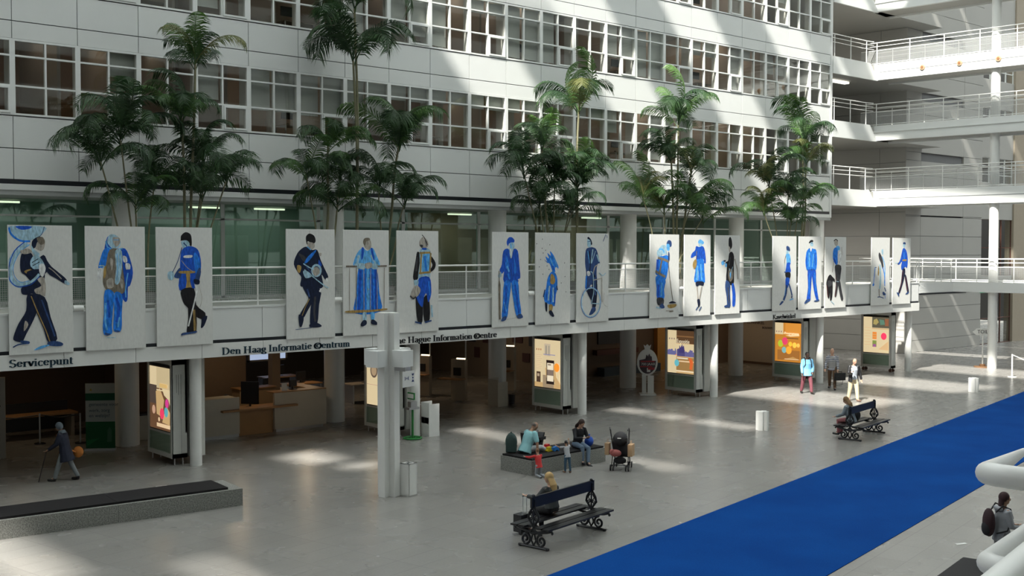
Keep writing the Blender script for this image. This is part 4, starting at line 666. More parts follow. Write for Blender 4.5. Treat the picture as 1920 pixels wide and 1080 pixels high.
# ================================================================ LIGHT BOXES
POSTER = attr_mat('lit_poster', .4, em=.75)
TANC = (.5, .33, .15); CR = (.62, .5, .3)
def disc(u, v, r, col): return (col, [(u + r * math.cos(t * PI / 8), v + r * .9 * math.sin(t * PI / 8)) for t in range(16)])
def R4(u0, v0, u1, v1, col): return (col, [(u0, v0), (u1, v0), (u1, v1), (u0, v1)])
def skyline(base, amp, u0, u1, col, seed):
    r_ = random.Random(seed); p = [(u0, base + 8)]; u = u0
    while u < u1: h = r_.uniform(.2, 1) * amp; p += [(u, base - h), (min(u + 4, u1), base - h)]; u += 4
    return (col, p + [(u1, base + 8)])
POSTERS = [
    [R4(0, 0, 100, 100, (.12, .06, .03)), R4(0, 0, 34, 30, CR), R4(34, 0, 100, 34, (.5, .4, .23)), (CR, [(60, 34), (100, 34), (100, 62), (90, 50), (70, 44)]), R4(0, 30, 34, 60, (.07, .05, .04)), (TANC, [(30, 40), (50, 34), (70, 52), (60, 80), (34, 76)]), (TANC, [(80, 60), (98, 70), (96, 90), (60, 88)]), R4(34, 90, 100, 96, (.7, .5, .3)), R4(34, 36, 86, 38, CR), disc(20, 70, 8, (.5, .3, .2)), disc(60, 74, 10, (.75, .05, .12)), disc(80, 70, 9, (.1, .35, .4)), disc(84, 56, 8, (.6, .05, .25)), disc(46, 84, 4, (.7, .5, .3)), R4(50, 26, 86, 32, (.6, .4, .15))],
    [R4(0, 0, 100, 100, (.62, .45, .22)), R4(0, 0, 48, 100, CR), R4(48, 0, 100, 100, (.7, .18, .03)), disc(30, 36, 15, (.1, .07, .05)), disc(30, 36, 11, (.35, .25, .15)), R4(0, 62, 48, 63, (.4, .3, .2)), disc(58, 52, 14, (.45, .5, .05)), (CR, [(66, 50), (80, 44), (96, 52), (90, 62), (70, 60)]), (CR, [(64, 70), (90, 64), (92, 76), (66, 80)]), R4(60, 4, 92, 34, (.85, .3, .06))],
    [R4(0, 0, 100, 100, CR), R4(0, 90, 100, 100, TANC), R4(32, 74, 74, 100, (.3, .22, .14)), R4(38, 8, 62, 34, (.48, .4, .28)), R4(42, 12, 48, 30, (.3, .26, .2)), R4(54, 12, 58, 32, (.3, .26, .2)), R4(34, 30, 80, 31.5, (.2, .2, .35)), R4(46, 42, 76, 92, (.02, .012, .01)), R4(49, 48, 73, 86, (.75, .65, .48)), R4(49, 62, 73, 74, (.2, .15, .12)), R4(52, 50, 64, 53, (.25, .2, .15)), (TANC, [(74, 48), (80, 56), (84, 76), (98, 88), (98, 99), (84, 98), (74, 80)]), (TANC, [(42, 60), (47, 56), (47, 80), (44, 74)]), disc(86, 56, 10, (.85, .28, .03)), R4(8, 68, 24, 90, (.07, .04, .025)), R4(11, 72, 20, 78, (.4, .3, .2)), (CR, [(88, 68), (96, 70), (96, 84), (90, 82)])] + [R4(8, 32 + 4 * i, 30 - 4 * (i % 2), 33 + 4 * i, (.45, .36, .24)) for i in range(8)] + [disc(10 + 8 * i, 21, 2.5, (.35, .2, .1)) for i in range(3)],
    [R4(0, 0, 100, 100, TANC), R4(0, 0, 34, 100, CR), R4(34, 0, 100, 30, (.09, .045, .02)), R4(34, 12, 100, 15, (.2, .1, .04)), R4(34, 31, 100, 60, CR), R4(0, 52, 34, 56, (.16, .15, .3)), skyline(50, 8, 0, 34, (.12, .12, .27), 3), skyline(52, 9, 60, 100, (.12, .11, .25), 4), skyline(52, 12, 36, 66, (.07, .06, .17), 5), (( .05, .04, .14), [(44, 52), (45, 38), (47, 34), (49, 40), (53, 36), (56, 30), (58, 38), (62, 34), (64, 40), (66, 52)]), R4(34, 62, 100, 96, (.3, .17, .06)), R4(36, 63, 78, 66, (.7, .6, .45)), R4(44, 70, 100, 73, (.7, .5, .3)), R4(34, 93, 100, 96, (.75, .6, .4)), (( .6, .12, .03), [(80, 62), (92, 64), (98, 72), (94, 90), (84, 88), (86, 76)]), disc(36, 76, 9, (.12, .42, .48)), R4(30, 56, 34, 58, (.7, .1, .05))] + [disc(8 + 9 * i, 20, 2.5, (.25, .2, .15)) for i in range(3)],
    [R4(0, 0, 100, 100, (.5, .2, .03)), R4(0, 0, 32, 30, CR), R4(40, 0, 100, 26, (.62, .25, .04)), R4(30, 26, 92, 28, (.7, .5, .2)), (( .75, .55, .3), [(40, 32), (92, 27), (94, 32), (60, 35)]), R4(40, 38, 90, 40, (.12, .05, .02)), R4(10, 44, 30, 46, (.35, .2, .08)), R4(10, 70, 96, 96, (.32, .13, .03)), (( .45, .25, .08), [(30, 96), (70, 86), (100, 94)]), disc(22, 54, 10, (.4, .5, .04)), disc(39, 47, 11, (.72, .06, .14)), disc(36, 70, 9, (.2, .42, .42)), disc(54, 70, 11, (.85, .38, .04)), disc(60, 54, 7, (.8, .5, .05)), disc(76, 56, 8, (.85, .55, .08)), disc(90, 56, 6, (.8, .5, .1)), R4(38, 92, 92, 93.5, (.7, .5, .3))] + [disc(7 + 9 * i, 23, 2.5, (.3, .2, .15)) for i in range(3)],
    [R4(0, 0, 100, 100, CR), R4(34, 0, 100, 30, (.1, .09, .06)), (( .35, .28, .1), [(40, 8), (52, 4), (60, 14), (50, 22), (38, 20)]), (( .1, .2, .14), [(62, 6), (80, 8), (84, 20), (66, 22)]), R4(84, 4, 98, 24, (.25, .1, .05)), R4(34, 31, 100, 34, (.5, .35, .18)), R4(36, 42, 52, 62, (.7, .22, .04)), R4(38, 48, 50, 50, (.5, .35, .15)), R4(38, 55, 50, 57, (.5, .35, .15)), R4(36, 66, 52, 84, (.2, .25, .06)), R4(38, 76, 50, 84, (.3, .1, .25)), disc(80, 53, 11, (.8, .05, .12)), (( .6, .4, .2), [(60, 90), (98, 66), (99, 92)])] + [R4(4, 30 + 8 * i, 28, 31 + 8 * i, (.5, .36, .18)) for i in range(7)]]
LBL = ['tall white light box nearest the left edge, poster with red and blue discs', 'white light box half hidden behind the tall signpost, orange and cream poster', 'white light box showing a hand holding a phone with an orange disc', 'white light box with the Expositie poster and violet castle skyline', 'white light box with an orange poster and five coloured discs', 'white light box farthest right on wheels, cream poster with a pink disc']
CAB = mat('cabinet_white', (.6, .6, .56), .4)
for i, (x, yo) in enumerate(((13.1, 0), (20.55, 0), (28.05, 0), (35.55, 0), (43.0, 0), (50.25, -.1))):
    r = empty('light_box', (x, 29.76 + yo, 0), 0, LBL[i], 'light box', 'light boxes under the balcony edge')
    b = MB(); z0, z1 = .2, 2.96; t = .44; wd = 1.66
    b.box(0, t, 0, .05, z0, z1); b.box(0, t, wd - .05, wd, z0, z1); b.box(0, t, 0, wd, z0, z0 + .12); b.box(0, t, 0, wd, z1 - .14, z1); b.box(t - .05, t, 0, wd, .9, z1); b.box(.02, t, .05, wd - .05, .84, .9)
    b.box(-.01, .03, 0, .1, z0, z1); b.box(-.01, .03, wd - .1, wd, z0, z1)
    b.build('cabinet', CAB, r)
    if i < 5:
        b = MB(); b.box(t + .1, 2 * t + .1, 0, wd * .9, z0, z1 + .0); b.build('rear_cabinet', CAB, r)
    MB().box(.05, .07, .06, wd - .06, z0 + .12, .84).build('vitrine_back', mat('vitrine_green', (.4, .46, .4), .5), r)
    MB().box(.0, .008, .1, wd - .1, z0 + .12, .84).build('vitrine_glass', VGLASS, r)
    b = MB(); b.box(.02, .03, .09, wd - .09, .9, 2.74)
    pf = b.build('poster_frame', mat('poster_frame', (.05, .035, .025), .4), r)
    b = MB(); dx = .018
    for s_ in POSTERS[i]:
        b.col = s_[0]; dx -= .0009; pts = s_[1]
        b.add([(dx, .12 + (1 - u / 100) * (wd - .24), .93 + (1 - v / 100) * 1.78) for u, v in pts], [tuple(range(len(pts)))])
    po = b.build('poster', POSTER, r, attr=True)
    if i == 3: text_mesh('Expositie', .25, 'lettering', emit('poster_cream', (.85, .75, .55), .6), po, Matrix.Translation((dx - .01, .68, 2.26)) @ FACE_NEG_X @ Matrix.Scale(.75, 4, (1, 0, 0)), .002)
    if i == 4: text_mesh('Programma', .17, 'lettering', emit('poster_cream', (.85, .75, .55), .6), po, Matrix.Translation((dx - .01, .62, 2.24)) @ FACE_NEG_X, .002)
    b = MB()
    for a_, b_ in ((-.06, .16), (.0, .22), (.07, .2)): b.box(.2 + a_ - .005, .2 + a_ + .005, -.004, .0, 2.2 - b_, 2.55)
    b.box(.27, .275, -.003, 0, .3, 2.2); b.build('engraved_marks', mat('engraving', (.1, .12, .12), .5), r)
    for yy in (.08, wd - .08):
        for xx in (.1, .34):
            if i < 5: MB().cyl(xx, yy, 0, z0, .018, 8).build('leg', STEEL, r)
            else: MB().tube([(xx - .04, yy, .08), (xx + .04, yy, .08)], .08, 14).build('wheel', mat('dark_wood_wheel', (.08, .03, .015), .5), r, smooth=True)
            if i == 5: MB().box(xx - .02, xx + .02, yy - .02, yy + .02, .08, z0).build('leg', BLACK, r)

# ================================================================ PALMS ON THE BALCONY
def frond_mesh(seed, L=2.3, rise=.75, droop=1.15, mi=0):
    """arched rib with two rows of hanging leaflets; grows from the origin along +X"""
    r_ = random.Random(seed); b = MB(); pts = []; x = z = 0; a = R(58 + 26 * rise); k = 22
    for i in range(k + 1):
        pts.append(Vector((x, .0, z))); t = i / k; x += math.cos(a) * L / k; z += math.sin(a) * L / k; a -= R(droop * (1.6 + 9.0 * t * t + 3 * t))
    side = .05 * math.sin(seed)
    for i, p_ in enumerate(pts): p_.y = side * (i / k) ** 2 * 4
    b.tube(pts, [.016 * (1 - .8 * i / k) + .003 for i in range(k + 1)], 5)
    n_ = 58
    for j in range(n_):
        t = .16 + .83 * j / n_; f_ = t * k; i = min(int(f_), k - 1); P = pts[i].lerp(pts[i + 1], f_ - i); d = (pts[i + 1] - pts[i]).normalized()
        up = Vector((0, 1, 0)).cross(d); ln = (.56 * math.sin(PI * min(1, (t - .05) * 1.02)) ** .55 + .08) * r_.uniform(.85, 1.1) * L / 2.3
        for sg in (-1, 1):
            dr = (d * r_.uniform(.45, .75) + Vector((0, sg * r_.uniform(.75, 1.0), 0)) - up * -.18).normalized(); w_ = .016
            q0, q1, q2 = P, P + dr * ln * .5 + Vector((0, 0, -.03)), P + dr * ln * .93 + Vector((0, 0, -.16 - .16 * r_.random() * ln))
            wv = d * w_
            b.add([q0 - wv * .6, q0 + wv * .6, q1 + wv, q1 - wv, q2], [(0, 1, 2, 3), (3, 2, 4)])
    return b
FR = []
for i in range(7):
    fm = frond_mesh(i + 1, 2.3, (.9, .5, .2, 1.0, .35, .7, .0)[i], (1.2, 1.3, 1.0, .75, 1.5, 1.05, 1.25)[i]).build('frond', LEAF[(0, 0, 1, 1, 0, 2, 0)[i]])
    FR.append(fm.data); bpy.data.objects.remove(fm)
def palm(name, x, y, stems, label, seed):
    """stems: (dx, dy, height of the crown, lean x, number of fronds, frond scale, frond kinds)"""
    r_ = random.Random(seed); root = empty(name, (x, y, 4.38), 0, label, 'palm tree', 'palms on the balcony')
    MB().tube([(0, 0, 0), (0, 0, .45)], [.32, .38], 20).build('tub', mat('planter_tub', (.25, .25, .24), .6), root, smooth=True)
    MB().cyl(0, 0, .4, .46, .35, 18).build('soil', SOIL, root)
    for dx, dy, h, lean, nf, s_, kinds in stems:
        z = h - 4.38; b = MB(); pts = []; rr_ = []
        for i in range(9):
            t = i / 8; pts.append((dx * .4 + (dx * .6 + lean) * t ** 1.4 + .03 * math.sin(t * 7 + seed), dy * t + .02 * math.sin(t * 9), .4 + (z - .4) * t)); rr_.append((.045 if z > 5 else .028) * (1.15 - .35 * t))
        b.tube(pts, rr_, 8); st_ = b.build('stem', BARK, root, smooth=True); tip = Vector(pts[-1])
        for i in range(nf + 2):
            az = i * 2.399 + r_.uniform(-.3, .3) + seed; kd = kinds[i % len(kinds)]
            f_ = bpy.data.objects.new('frond', FR[kd]); COL.objects.link(f_); f_.parent = root; f_.location = tip + Vector((0, 0, r_.uniform(-.25, .05)))
            q = s_ * 1.12 * r_.uniform(.7, 1.15); f_.scale = (q, q, q)
            tilt = r_.uniform(-.3, .35) + (-.35 if i % 4 == 0 else 0)
            f_.rotation_euler = (r_.uniform(-.5, .5), tilt, az)
    return root
PYY = 31.2
palm('palm_tree', 12.9, PYY, [(-.35, .1, 9.2, -.25, 9, .88, (0, 4, 1, 4)), (-.9, 0, 8.5, -.3, 8, .8, (4, 1, 0)), (.3, .1, 8.0, .1, 8, .75, (0, 1, 4)), (-.2, -.2, 7.3, -.1, 7, .7, (4, 6, 2))], 'bushy dark palm on the balcony behind the headscarf woman banner', 1)
palm('palm_tree', 14.3, PYY, [(.15, 0, 11.5, .1, 9, .72, (0, 3, 1, 5)), (-.1, .1, 9.9, -.05, 9, .85, (2, 4, 0)), (.3, 0, 8.7, .2, 9, .8, (1, 4, 0, 6)), (.1, -.1, 7.7, .3, 8, .8, (4, 6, 1)), (.7, 0, 8.1, .5, 6, .75, (4, 1))], 'tall multi-stemmed palm behind the blue-tunic soldier banner', 2)
palm('palm_tree', 20.2, PYY, [(0, 0, 12.2, -.15, 7, 1.08, (4, 1, 4, 0)), (.02, .02, 13.9, -.1, 7, 1.0, (0, 4, 1, 3))], 'tallest slender palm whose crown leaves the top of the view', 3)
palm('palm_tree', 18.9, PYY, [(.1, 0, 9.4, .1, 7, .66, (2, 1, 4)), (-.4, 0, 8.4, -.2, 8, .72, (4, 1, 2)), (.5, .1, 8.3, .2, 8, .75, (4, 0, 2)), (.3, -.1, 7.5, .2, 9, .75, (6, 2, 4))], 'low leafy palm left of the tallest palm, above the long blue coat banner', 4)
palm('palm_tree', 21.2, PYY, [(.1, 0, 9.6, .55, 10, .95, (2, 4, 1, 3)), (-.2, .1, 8.1, .1, 7, .75, (4, 0, 6)), (.3, -.1, 7.6, .5, 7, .8, (4, 1, 6))], 'leaning palm right of the tallest palm, above the harness vest banner', 5)
palm('palm_tree', 30.1, PYY, [(.05, 0, 11.4, .1, 8, 1.0, (3, 1, 4, 5)), (.1, 0, 9.1, -.1, 6, .7, (2, 3, 1))], 'tall palm with a wide crown above the bicycle banner', 6)
palm('palm_tree', 28.9, PYY, [(-.4, 0, 9.9, -.2, 7, .7, (0, 3, 1)), (-1.0, 0, 8.9, -.5, 9, .85, (1, 4, 0)), (.1, .1, 9.0, .1, 9, .85, (0, 4, 1)), (.6, 0, 8.5, .6, 9, .9, (4, 1, 0)), (-.5, -.1, 7.8, -.3, 9, .8, (4, 6, 0)), (.4, -.1, 7.5, .5, 9, .8, (6, 4, 1))], 'wide dark bushy palm above the hooded small figure banner', 7)
palm('palm_tree', 36.0, PYY, [(0, 0, 11.4, .05, 8, .98, (3, 1, 4, 2)), (-.3, 0, 9.9, -.1, 8, .85, (4, 0, 1)), (.5, .1, 9.4, .5, 7, .85, (5, 1, 4))], 'tall palm with sunlit crown above the light blue coat banner', 8)
palm('palm_tree', 35.0, PYY - .2, [(-.9, 0, 8.2, -.4, 9, .8, (2, 5, 3)), (.9, -.1, 8.0, .7, 9, .85, (2, 4, 0)), (.1, .1, 7.7, .0, 8, .75, (2, 6, 5)), (1.4, -.2, 7.4, .8, 6, .8, (6, 2))], 'low bright green palm clump around the tall stem above the tall hat banner', 9)
palm('palm_tree', 44.9, PYY, [(0, 0, 11.3, .1, 9, 1.05, (3, 4, 0, 1)), (.3, .1, 10.2, .2, 7, .8, (5, 4, 2))], 'tall dark-crowned palm at the far end of the balcony', 10)
palm('palm_tree', 43.2, PYY - .2, [(-.8, 0, 9.1, -.3, 8, .85, (0, 1, 5)), (.3, 0, 8.7, .1, 8, .8, (4, 0, 1)), (-.9, -.1, 7.8, -.7, 8, .8, (2, 5)), (.9, 0, 8.3, .5, 8, .85, (1, 4, 2)), (.3, -.1, 7.4, .2, 8, .75, (2, 6))], 'loose clump palm around the far tall palm, above the black shorts walker banner', 11)

# ================================================================ FLOOR THINGS
CD = R(11.3)
def along(x, y, u, v): return (x + u * math.cos(CD) - v * math.sin(CD), y + u * math.sin(CD) + v * math.cos(CD))
p0 = along(13.88, 15.12, -25, 0)
tag(MB().box(0, 80, -4.07, 0, 0, .012).build('carpet', MT['carpet'], None, (p0[0], p0[1], 0), CD), 'long bright blue carpet laid diagonally across the stone floor', 'carpet')
def granite_bench(x, y, rz, L, D, joints, label, ins=(.06, .06, .1, .1)):
    r = empty('seat_block', (x, y, 0), rz, label, 'bench'); b = MB(); xs = [0] + joints + [L]
    for i in range(len(xs) - 1): b.box(xs[i] + .003, xs[i + 1] - .003, 0, D, 0, .4)
    b.build('granite_base', MT['granite'], r)
    for i in range(len(xs) - 1): MB().box(max(xs[i], ins[2]) + .004, min(xs[i + 1], L - ins[3]) - .004, ins[0], D - ins[1], .4, .45).build('cushion', CUSH, r)
    return r
granite_bench(3.45, 24.72, R(-4.2), 8.9, 1.22, [.6, 3.4, 6.0], 'long low granite seat block with black cushions at the lower left', (.1, .06, .1, .32))
granite_bench(19.78, 22.18, R(3.5), 3.0, 1.2, [1.5], 'granite seat block where the family sits, with black cushion', (.03, .03, .04, .06))
granite_bench(17.08, 8.29, CD, 2.6, 1.2, [1.3], 'black-topped seat block cut off by the lower right edge of the view', (.03, .03, .03, .03))

# tall cross-shaped light mast with four lamp boxes
mx_, my_ = 15.56, 22.72
r = empty('light_mast', (mx_, my_, 0), CD + R(4), 'tall white cross-shaped mast with four lamp boxes in the middle of the hall', 'lamp post')
b = MB(); b.box(-.27, .27, -.1, .1, 0, 4.5); b.box(-.1, .1, -.27, -.1, 0, 4.5); b.box(-.1, .1, .1, .27, 0, 4.5); b.build('shaft', PAINT, r)
for k in range(4):
    q = MB().box(.27, .62, -.19, .19, 3.2, 3.6).build('lamp_box', WHITE, r, rz=k * PI / 2)
MB().box(-.1, .1, -.62, -.27, 3.1, 3.2).build('sign_hanger', STEEL, r)
s_ = MB().box(-.22, .22, -.64, -.62, 2.72, 3.1).build('sign', PAINT, r); BLU = mat('sign_blue', (.01, .03, .16), .4)
for u, v, up_ in ((.15, 3.03, -1), (.15, 2.83, 1)): MB().prism([(-.05, 0), (.05, 0), (0, .06 * up_)], (u, -.642, v), (1, 0, 0), (0, 0, 1), (0, -1, 0), .004).build('arrow_mark', BLU, s_)
MB().prism(arc(0, 0, .022, .022, 0, 345, 11), (.15, -.642, 2.93), (1, 0, 0), (0, 0, 1), (0, -1, 0), .004).build('arrow_mark', BLU, s_)
for u, sg in ((-.16, 1), (.0, -1)): MB().prism([(0, -.05), (.035 * sg, -.02), (.035 * sg, .02), (0, .05), (.015 * sg, 0)], (u, -.642, 2.93), (1, 0, 0), (0, 0, 1), (0, -1, 0), .004).build('arrow_mark', BLU, s_)
MB().prism([(-.012, -.02), (.012, -.02), (.012, .02), (-.012, .02)], (-.08, -.642, 2.93), (1, 0, 0), (0, 0, 1), (0, -1, 0), .004).build('arrow_mark', BLU, s_)

def plus_bin(x, y, rz, h, label):
    b = MB(); b.box(-.2, .2, -.08, .08, 0, h); b.box(-.08, .08, -.2, -.08, 0, h); b.box(-.08, .08, .08, .2, 0, h)
    return tag(b.build('pedestal', PAINT, None, (x, y, 0), rz), label, 'pedestal', 'cross-shaped white floor pedestals')
plus_bin(30.8, 22.9, CD + R(8), .63, 'short white cross-shaped pedestal standing alone on the open floor')
plus_bin(46.0, 23.25, CD + R(8), .6, 'short white cross-shaped pedestal near the far end, beside the blue carpet')
r = empty('waste_bin', (15.93, 22.42, 0), CD + R(4), 'square white waste bin beside the tall light mast', 'bin')
b = MB(); w2 = .155; b.box(-w2, w2, -w2, -w2 + .02, 0, .8); b.box(-w2, w2, w2 - .02, w2, 0, .8); b.box(-w2, -w2 + .02, -w2, w2, 0, .8); b.box(w2 - .02, w2, -w2, w2, 0, .8); b.box(-w2, w2, -w2, w2, 0, .03)
b.box(-w2, w2, -w2, -.07, .78, .8).box(-w2, w2, .07, w2, .78, .8).box(-w2, -.09, -w2, w2, .78, .8).box(.09, w2, -w2, w2, .78, .8); b.build('body', PAINT, r)
MB().box(-w2 + .02, w2 - .02, -w2 + .02, w2 - .02, .3, .72).build('liner', BLACK, r)

# black cast-iron back-to-back benches
def spiral(cx, cz, r0, turns, a0, n=26, sg=1): return [(0, cx + r0 * (1 - .8 * i / n) * math.cos(a0 + sg * turns * 2 * PI * i / n), cz + r0 * (1 - .8 * i / n) * math.sin(a0 + sg * turns * 2 * PI * i / n)) for i in range(n + 1)]
def iron_bench(x, y, rz, label):
    root = empty('park_bench', (x, y, 0), rz, label, 'bench', 'black cast-iron double benches')
    for sx in (-1.02, 1.02):
        e_ = empty('end_frame', (sx, 0, 0)); e_.parent = root
        b = MB(); t = .028
        b.tube([(0, -.38, .03), (0, .38, .03)], t, 8); b.tube([(0, -.34, .0), (0, -.34, .05)], .035, 8); b.tube([(0, .34, 0), (0, .34, .05)], .035, 8)
        for sg in (-1, 1):
            b.tube(spiral(sg * .2, .17, .13, 1.5, PI / 2, sg=sg), .026, 7); b.tube([(0, sg * .2, .30), (0, sg * .06, .34), (0, .0, .4)], .03, 7); b.tube([(0, 0, .06), (0, sg * .06, .16), (0, sg * .02, .3)], .02, 6)
            b.tube([(0, 0, .3), (0, sg * .15, .34), (0, sg * .34, .37), (0, sg * .46, .41)], .03, 7); b.ell((0, sg * .47, .37), (.03, .03, .035), 8, 6)
            b.tube([(0, sg * .06, .42), (0, sg * .24, .39), (0, sg * .36, .41)], .012, 6)
            b.tube([(0, 0, .42), (0, sg * .05, .5), (0, sg * .13, .6), (0, sg * .11, .7), (0, sg * .03, .82), (0, sg * .03, 1.0)], .025, 7)
            b.tube(spiral(sg * .055, .59, .045, 1.2, -PI / 2, 16, sg), .015, 5)
            b.tube([(0, sg * .02, .62), (0, sg * .08, .68), (0, sg * .03, .76)], .015, 5)
        b.tube([(0, 0, .32), (0, 0, 1.02)], .018, 7); b.tube([(0, -.14, .45), (0, .14, .45)], .02, 7); b.ell((0, 0, 1.06), (.03, .045, .04), 8, 6)
        f_ = b.build('cast_iron_frame', IRON, root, smooth=True); f_.location.x = sx; bpy.data.objects.remove(e_)
    for sg in (-1, 1):
        for a in (.13, .325): MB().box(-1.16, 1.16, min(sg * a, sg * (a + .165)), max(sg * a, sg * (a + .165)), .43, .465).build('seat_board', BENCHW, root)
    MB().box(-1.1, 1.1, -.025, .025, .83, 1.05).build('back_board', BENCHW, root)
    return root
bench1 = iron_bench(15.98, 16.92, R(10.5), 'nearest black cast-iron double bench, beside the blue carpet')
copy_tree(bench1, (32.2, 20.0, 0), R(10.5), 'far black cast-iron double bench near the carpet edge, with one person')

# ---- near railing at the viewpoint: thick white tubes
RT = mat('thick_white_tube', (.8, .8, .77), .35)
def railing_run(c, far, lb, rad=.1):
    """flat leg to the right of the viewer, rounded corner, then a leg sloping down along a stair"""
    c = Vector(c); far = Vector(far); da = (far - c).normalized(); db = Vector((.111, -.994, 0)); pts = [far]
    for i in range(9):
        t = i / 8; pts.append((1 - t) ** 2 * (c + da * rad) + 2 * t * (1 - t) * c + t * t * (c + db * rad))
    pts.append(c + db * lb); return pts
r0 = Vector((2.29, 1.13, 4.4)); r = empty('corner_railing', tuple(r0), 0, 'thick rounded white tube railing at the right edge, in front of the woman with backpack', 'railing')
for c_, f_ in (((2.29, 1.13, 5.53), (7.8, 3.57, 4.6)), ((2.29, 1.13, 5.335), (7.8, 3.17, 4.4))): MB().tube([q - r0 for q in railing_run(c_, f_, 3)], .0245, 16).build('rail', RT, r, smooth=True)
MB().tube([(.17, -1.5, 0), (.17, -1.5, 1.13)], .02, 12).build('post', RT, r, smooth=True)
struct(MB().box(-8, 2.9, -6, .75, 4.1, 4.38).build('floor_gallery', WALLG, None))
r = empty('near_railing', (1.67, .79, 4.38), 0, 'single thick white tube crossing the lower right corner, closest to the viewer', 'railing')
d_ = Vector((math.cos(CD), math.sin(CD), 0)); MB().tube([d_ * -.6 + Vector((0, 0, 1.12)), d_ * 3 + Vector((0, 0, 1.12))], .026, 14).build('rail', RT, r, smooth=True)
MB().tube([d_ * 2.6, d_ * 2.6 + Vector((0, 0, 1.12))], .024, 12).build('post', RT, r, smooth=True)

# ---- far end: signpost, rope posts
r = empty('toilet_sign', (56.2, 27.95, 0), 0, 'white arrow signpost reading TOILET on a round wooden foot beside the far mast', 'sign')
MB().cyl(0, 0, 0, .05, .42, 24).cyl(0, 0, .05, .16, .14, 16).build('foot', mat('wood_foot', (.25, .13, .06), .5), r, smooth=True); MB().cyl(0, 0, .1, 1.7, .035, 12).build('pole', PAINT, r, smooth=True)
sd_ = (math.sin(VIEW), -math.cos(VIEW), 0); nn = (-math.cos(VIEW), -math.sin(VIEW), 0)
MB().prism([(-.55, 1.83), (-.34, 1.66), (.6, 1.66), (.6, 2.0), (-.34, 2.0)], (0, 0, 0), sd_, (0, 0, 1), nn, .04).build('arrow_board', PAINT, r); ab_ = r.children[-1]
text_mesh('TOILET', .26, 'lettering', BLK, bpy.data.objects[ab_.name], Matrix.Translation((nn[0] * .045 + sd_[0] * .12, nn[1] * .045 + sd_[1] * .12, 1.83)) @ Matrix.Rotation(VIEW - PI / 2, 4, 'Z') @ FACE_NEG_Y, .002)
def rope_post(x, y, lab):
    r = empty('rope_post', (x, y, 0), 0, lab, 'barrier post', 'white rope barrier posts'); MB().cyl(0, 0, 0, .025, .2, 20).build('foot', PAINT, r, smooth=True); MB().cyl(0, 0, .02, 1.1, .035, 12).build('pole', PAINT, r, smooth=True); return r
rope_post(52.8, 24.8, 'white rope barrier post at the right edge, left end of its rope'); rope_post(54.1, 23.35, 'white rope barrier post carrying the right end of the rope')
tag(MB().tube([(52.83, 24.77, 1.05), (53.1, 24.4, .84), (53.5, 24.0, .74), (53.9, 23.5, .86), (54.08, 23.38, 1.05)], .02, 8).build('rope', PAINT, smooth=True), 'white rope sagging between two barrier posts at the right edge', 'rope')
r = empty('curved_counter', (57.6, 25.4, 0), 0, 'round white balustrade stand cut off by the right edge of the view', 'counter')
for z in (1.3, 1.75, 2.9, 3.1): MB().tube([(.9 * math.cos(t * PI / 12), .9 * math.sin(t * PI / 12), z) for t in range(24)], .05, 8, closed=True).build('ring', PAINT, r, smooth=True)
MB().cyl(0, 0, 0, 1.25, .5, 28).build('base', WHITE, r, smooth=True); MB().cyl(0, 0, 1.25, 3.0, .86, 28).build('drum', mat('grey_mesh_drum', (.45, .44, .45), .6), r, smooth=True)
tag(MB().obox((21.84, 11.26, .004), (.26, .08, .004), R(-20)).build('paper_slip', PAINT), 'small white paper slip lying on the floor near the woman with backpack', 'paper')

# ================================================================ GROUND FLOOR FURNITURE
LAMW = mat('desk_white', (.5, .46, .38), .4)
def counter():
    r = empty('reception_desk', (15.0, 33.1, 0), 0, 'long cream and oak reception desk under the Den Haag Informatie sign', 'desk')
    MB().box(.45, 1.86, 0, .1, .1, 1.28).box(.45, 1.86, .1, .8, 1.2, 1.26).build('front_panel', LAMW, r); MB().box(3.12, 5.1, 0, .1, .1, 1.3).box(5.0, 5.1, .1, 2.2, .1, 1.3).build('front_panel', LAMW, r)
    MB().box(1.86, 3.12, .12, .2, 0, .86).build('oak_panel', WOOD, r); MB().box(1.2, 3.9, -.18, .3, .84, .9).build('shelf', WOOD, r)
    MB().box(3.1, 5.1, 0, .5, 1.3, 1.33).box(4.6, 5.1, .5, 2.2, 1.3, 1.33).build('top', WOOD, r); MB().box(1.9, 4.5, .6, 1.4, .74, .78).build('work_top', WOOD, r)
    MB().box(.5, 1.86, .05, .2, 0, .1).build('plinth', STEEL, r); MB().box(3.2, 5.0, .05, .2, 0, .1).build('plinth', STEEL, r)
counter()
def monitor(x, y, z, rz, w_, h_, label, grp=None, cat='monitor'):
    r = empty('monitor', (x, y, z), rz, label, cat, grp); MB().box(-w_ / 2, w_ / 2, -.02, .03, .1, .1 + h_).build('screen', BLACK, r); MB().box(-.03, .03, 0, .04, 0, .14).box(-.12, .12, -.08, .1, 0, .015).build('stand', BLACK, r)
    return r
monitor(17.75, 34.1, .78, R(-50), .62, .75, 'large dark monitor facing the receptionist at the reception desk')
monitor(19.0, 33.42, 1.335, R(20), .35, .22, 'low dark screen on the right part of the reception desk')
tag(MB().box(-.09, .09, -.01, .01, 0, .26).build('card_holder', PAINT, None, (18.6, 33.3, 1.33), R(-15)), 'small white card standing on the reception desk top', 'card')
r = empty('side_cabinet', (19.1, 35.7, 0), 0, 'oak cabinet with lit top behind the reception desk', 'cabinet'); MB().box(-.9, .5, 0, .6, 0, 1.15).build('body', mat('oak_light', (.42, .3, .18), .5), r); MB().box(-.93, .53, -.03, .63, 1.15, 1.19).build('top', WOOD, r)
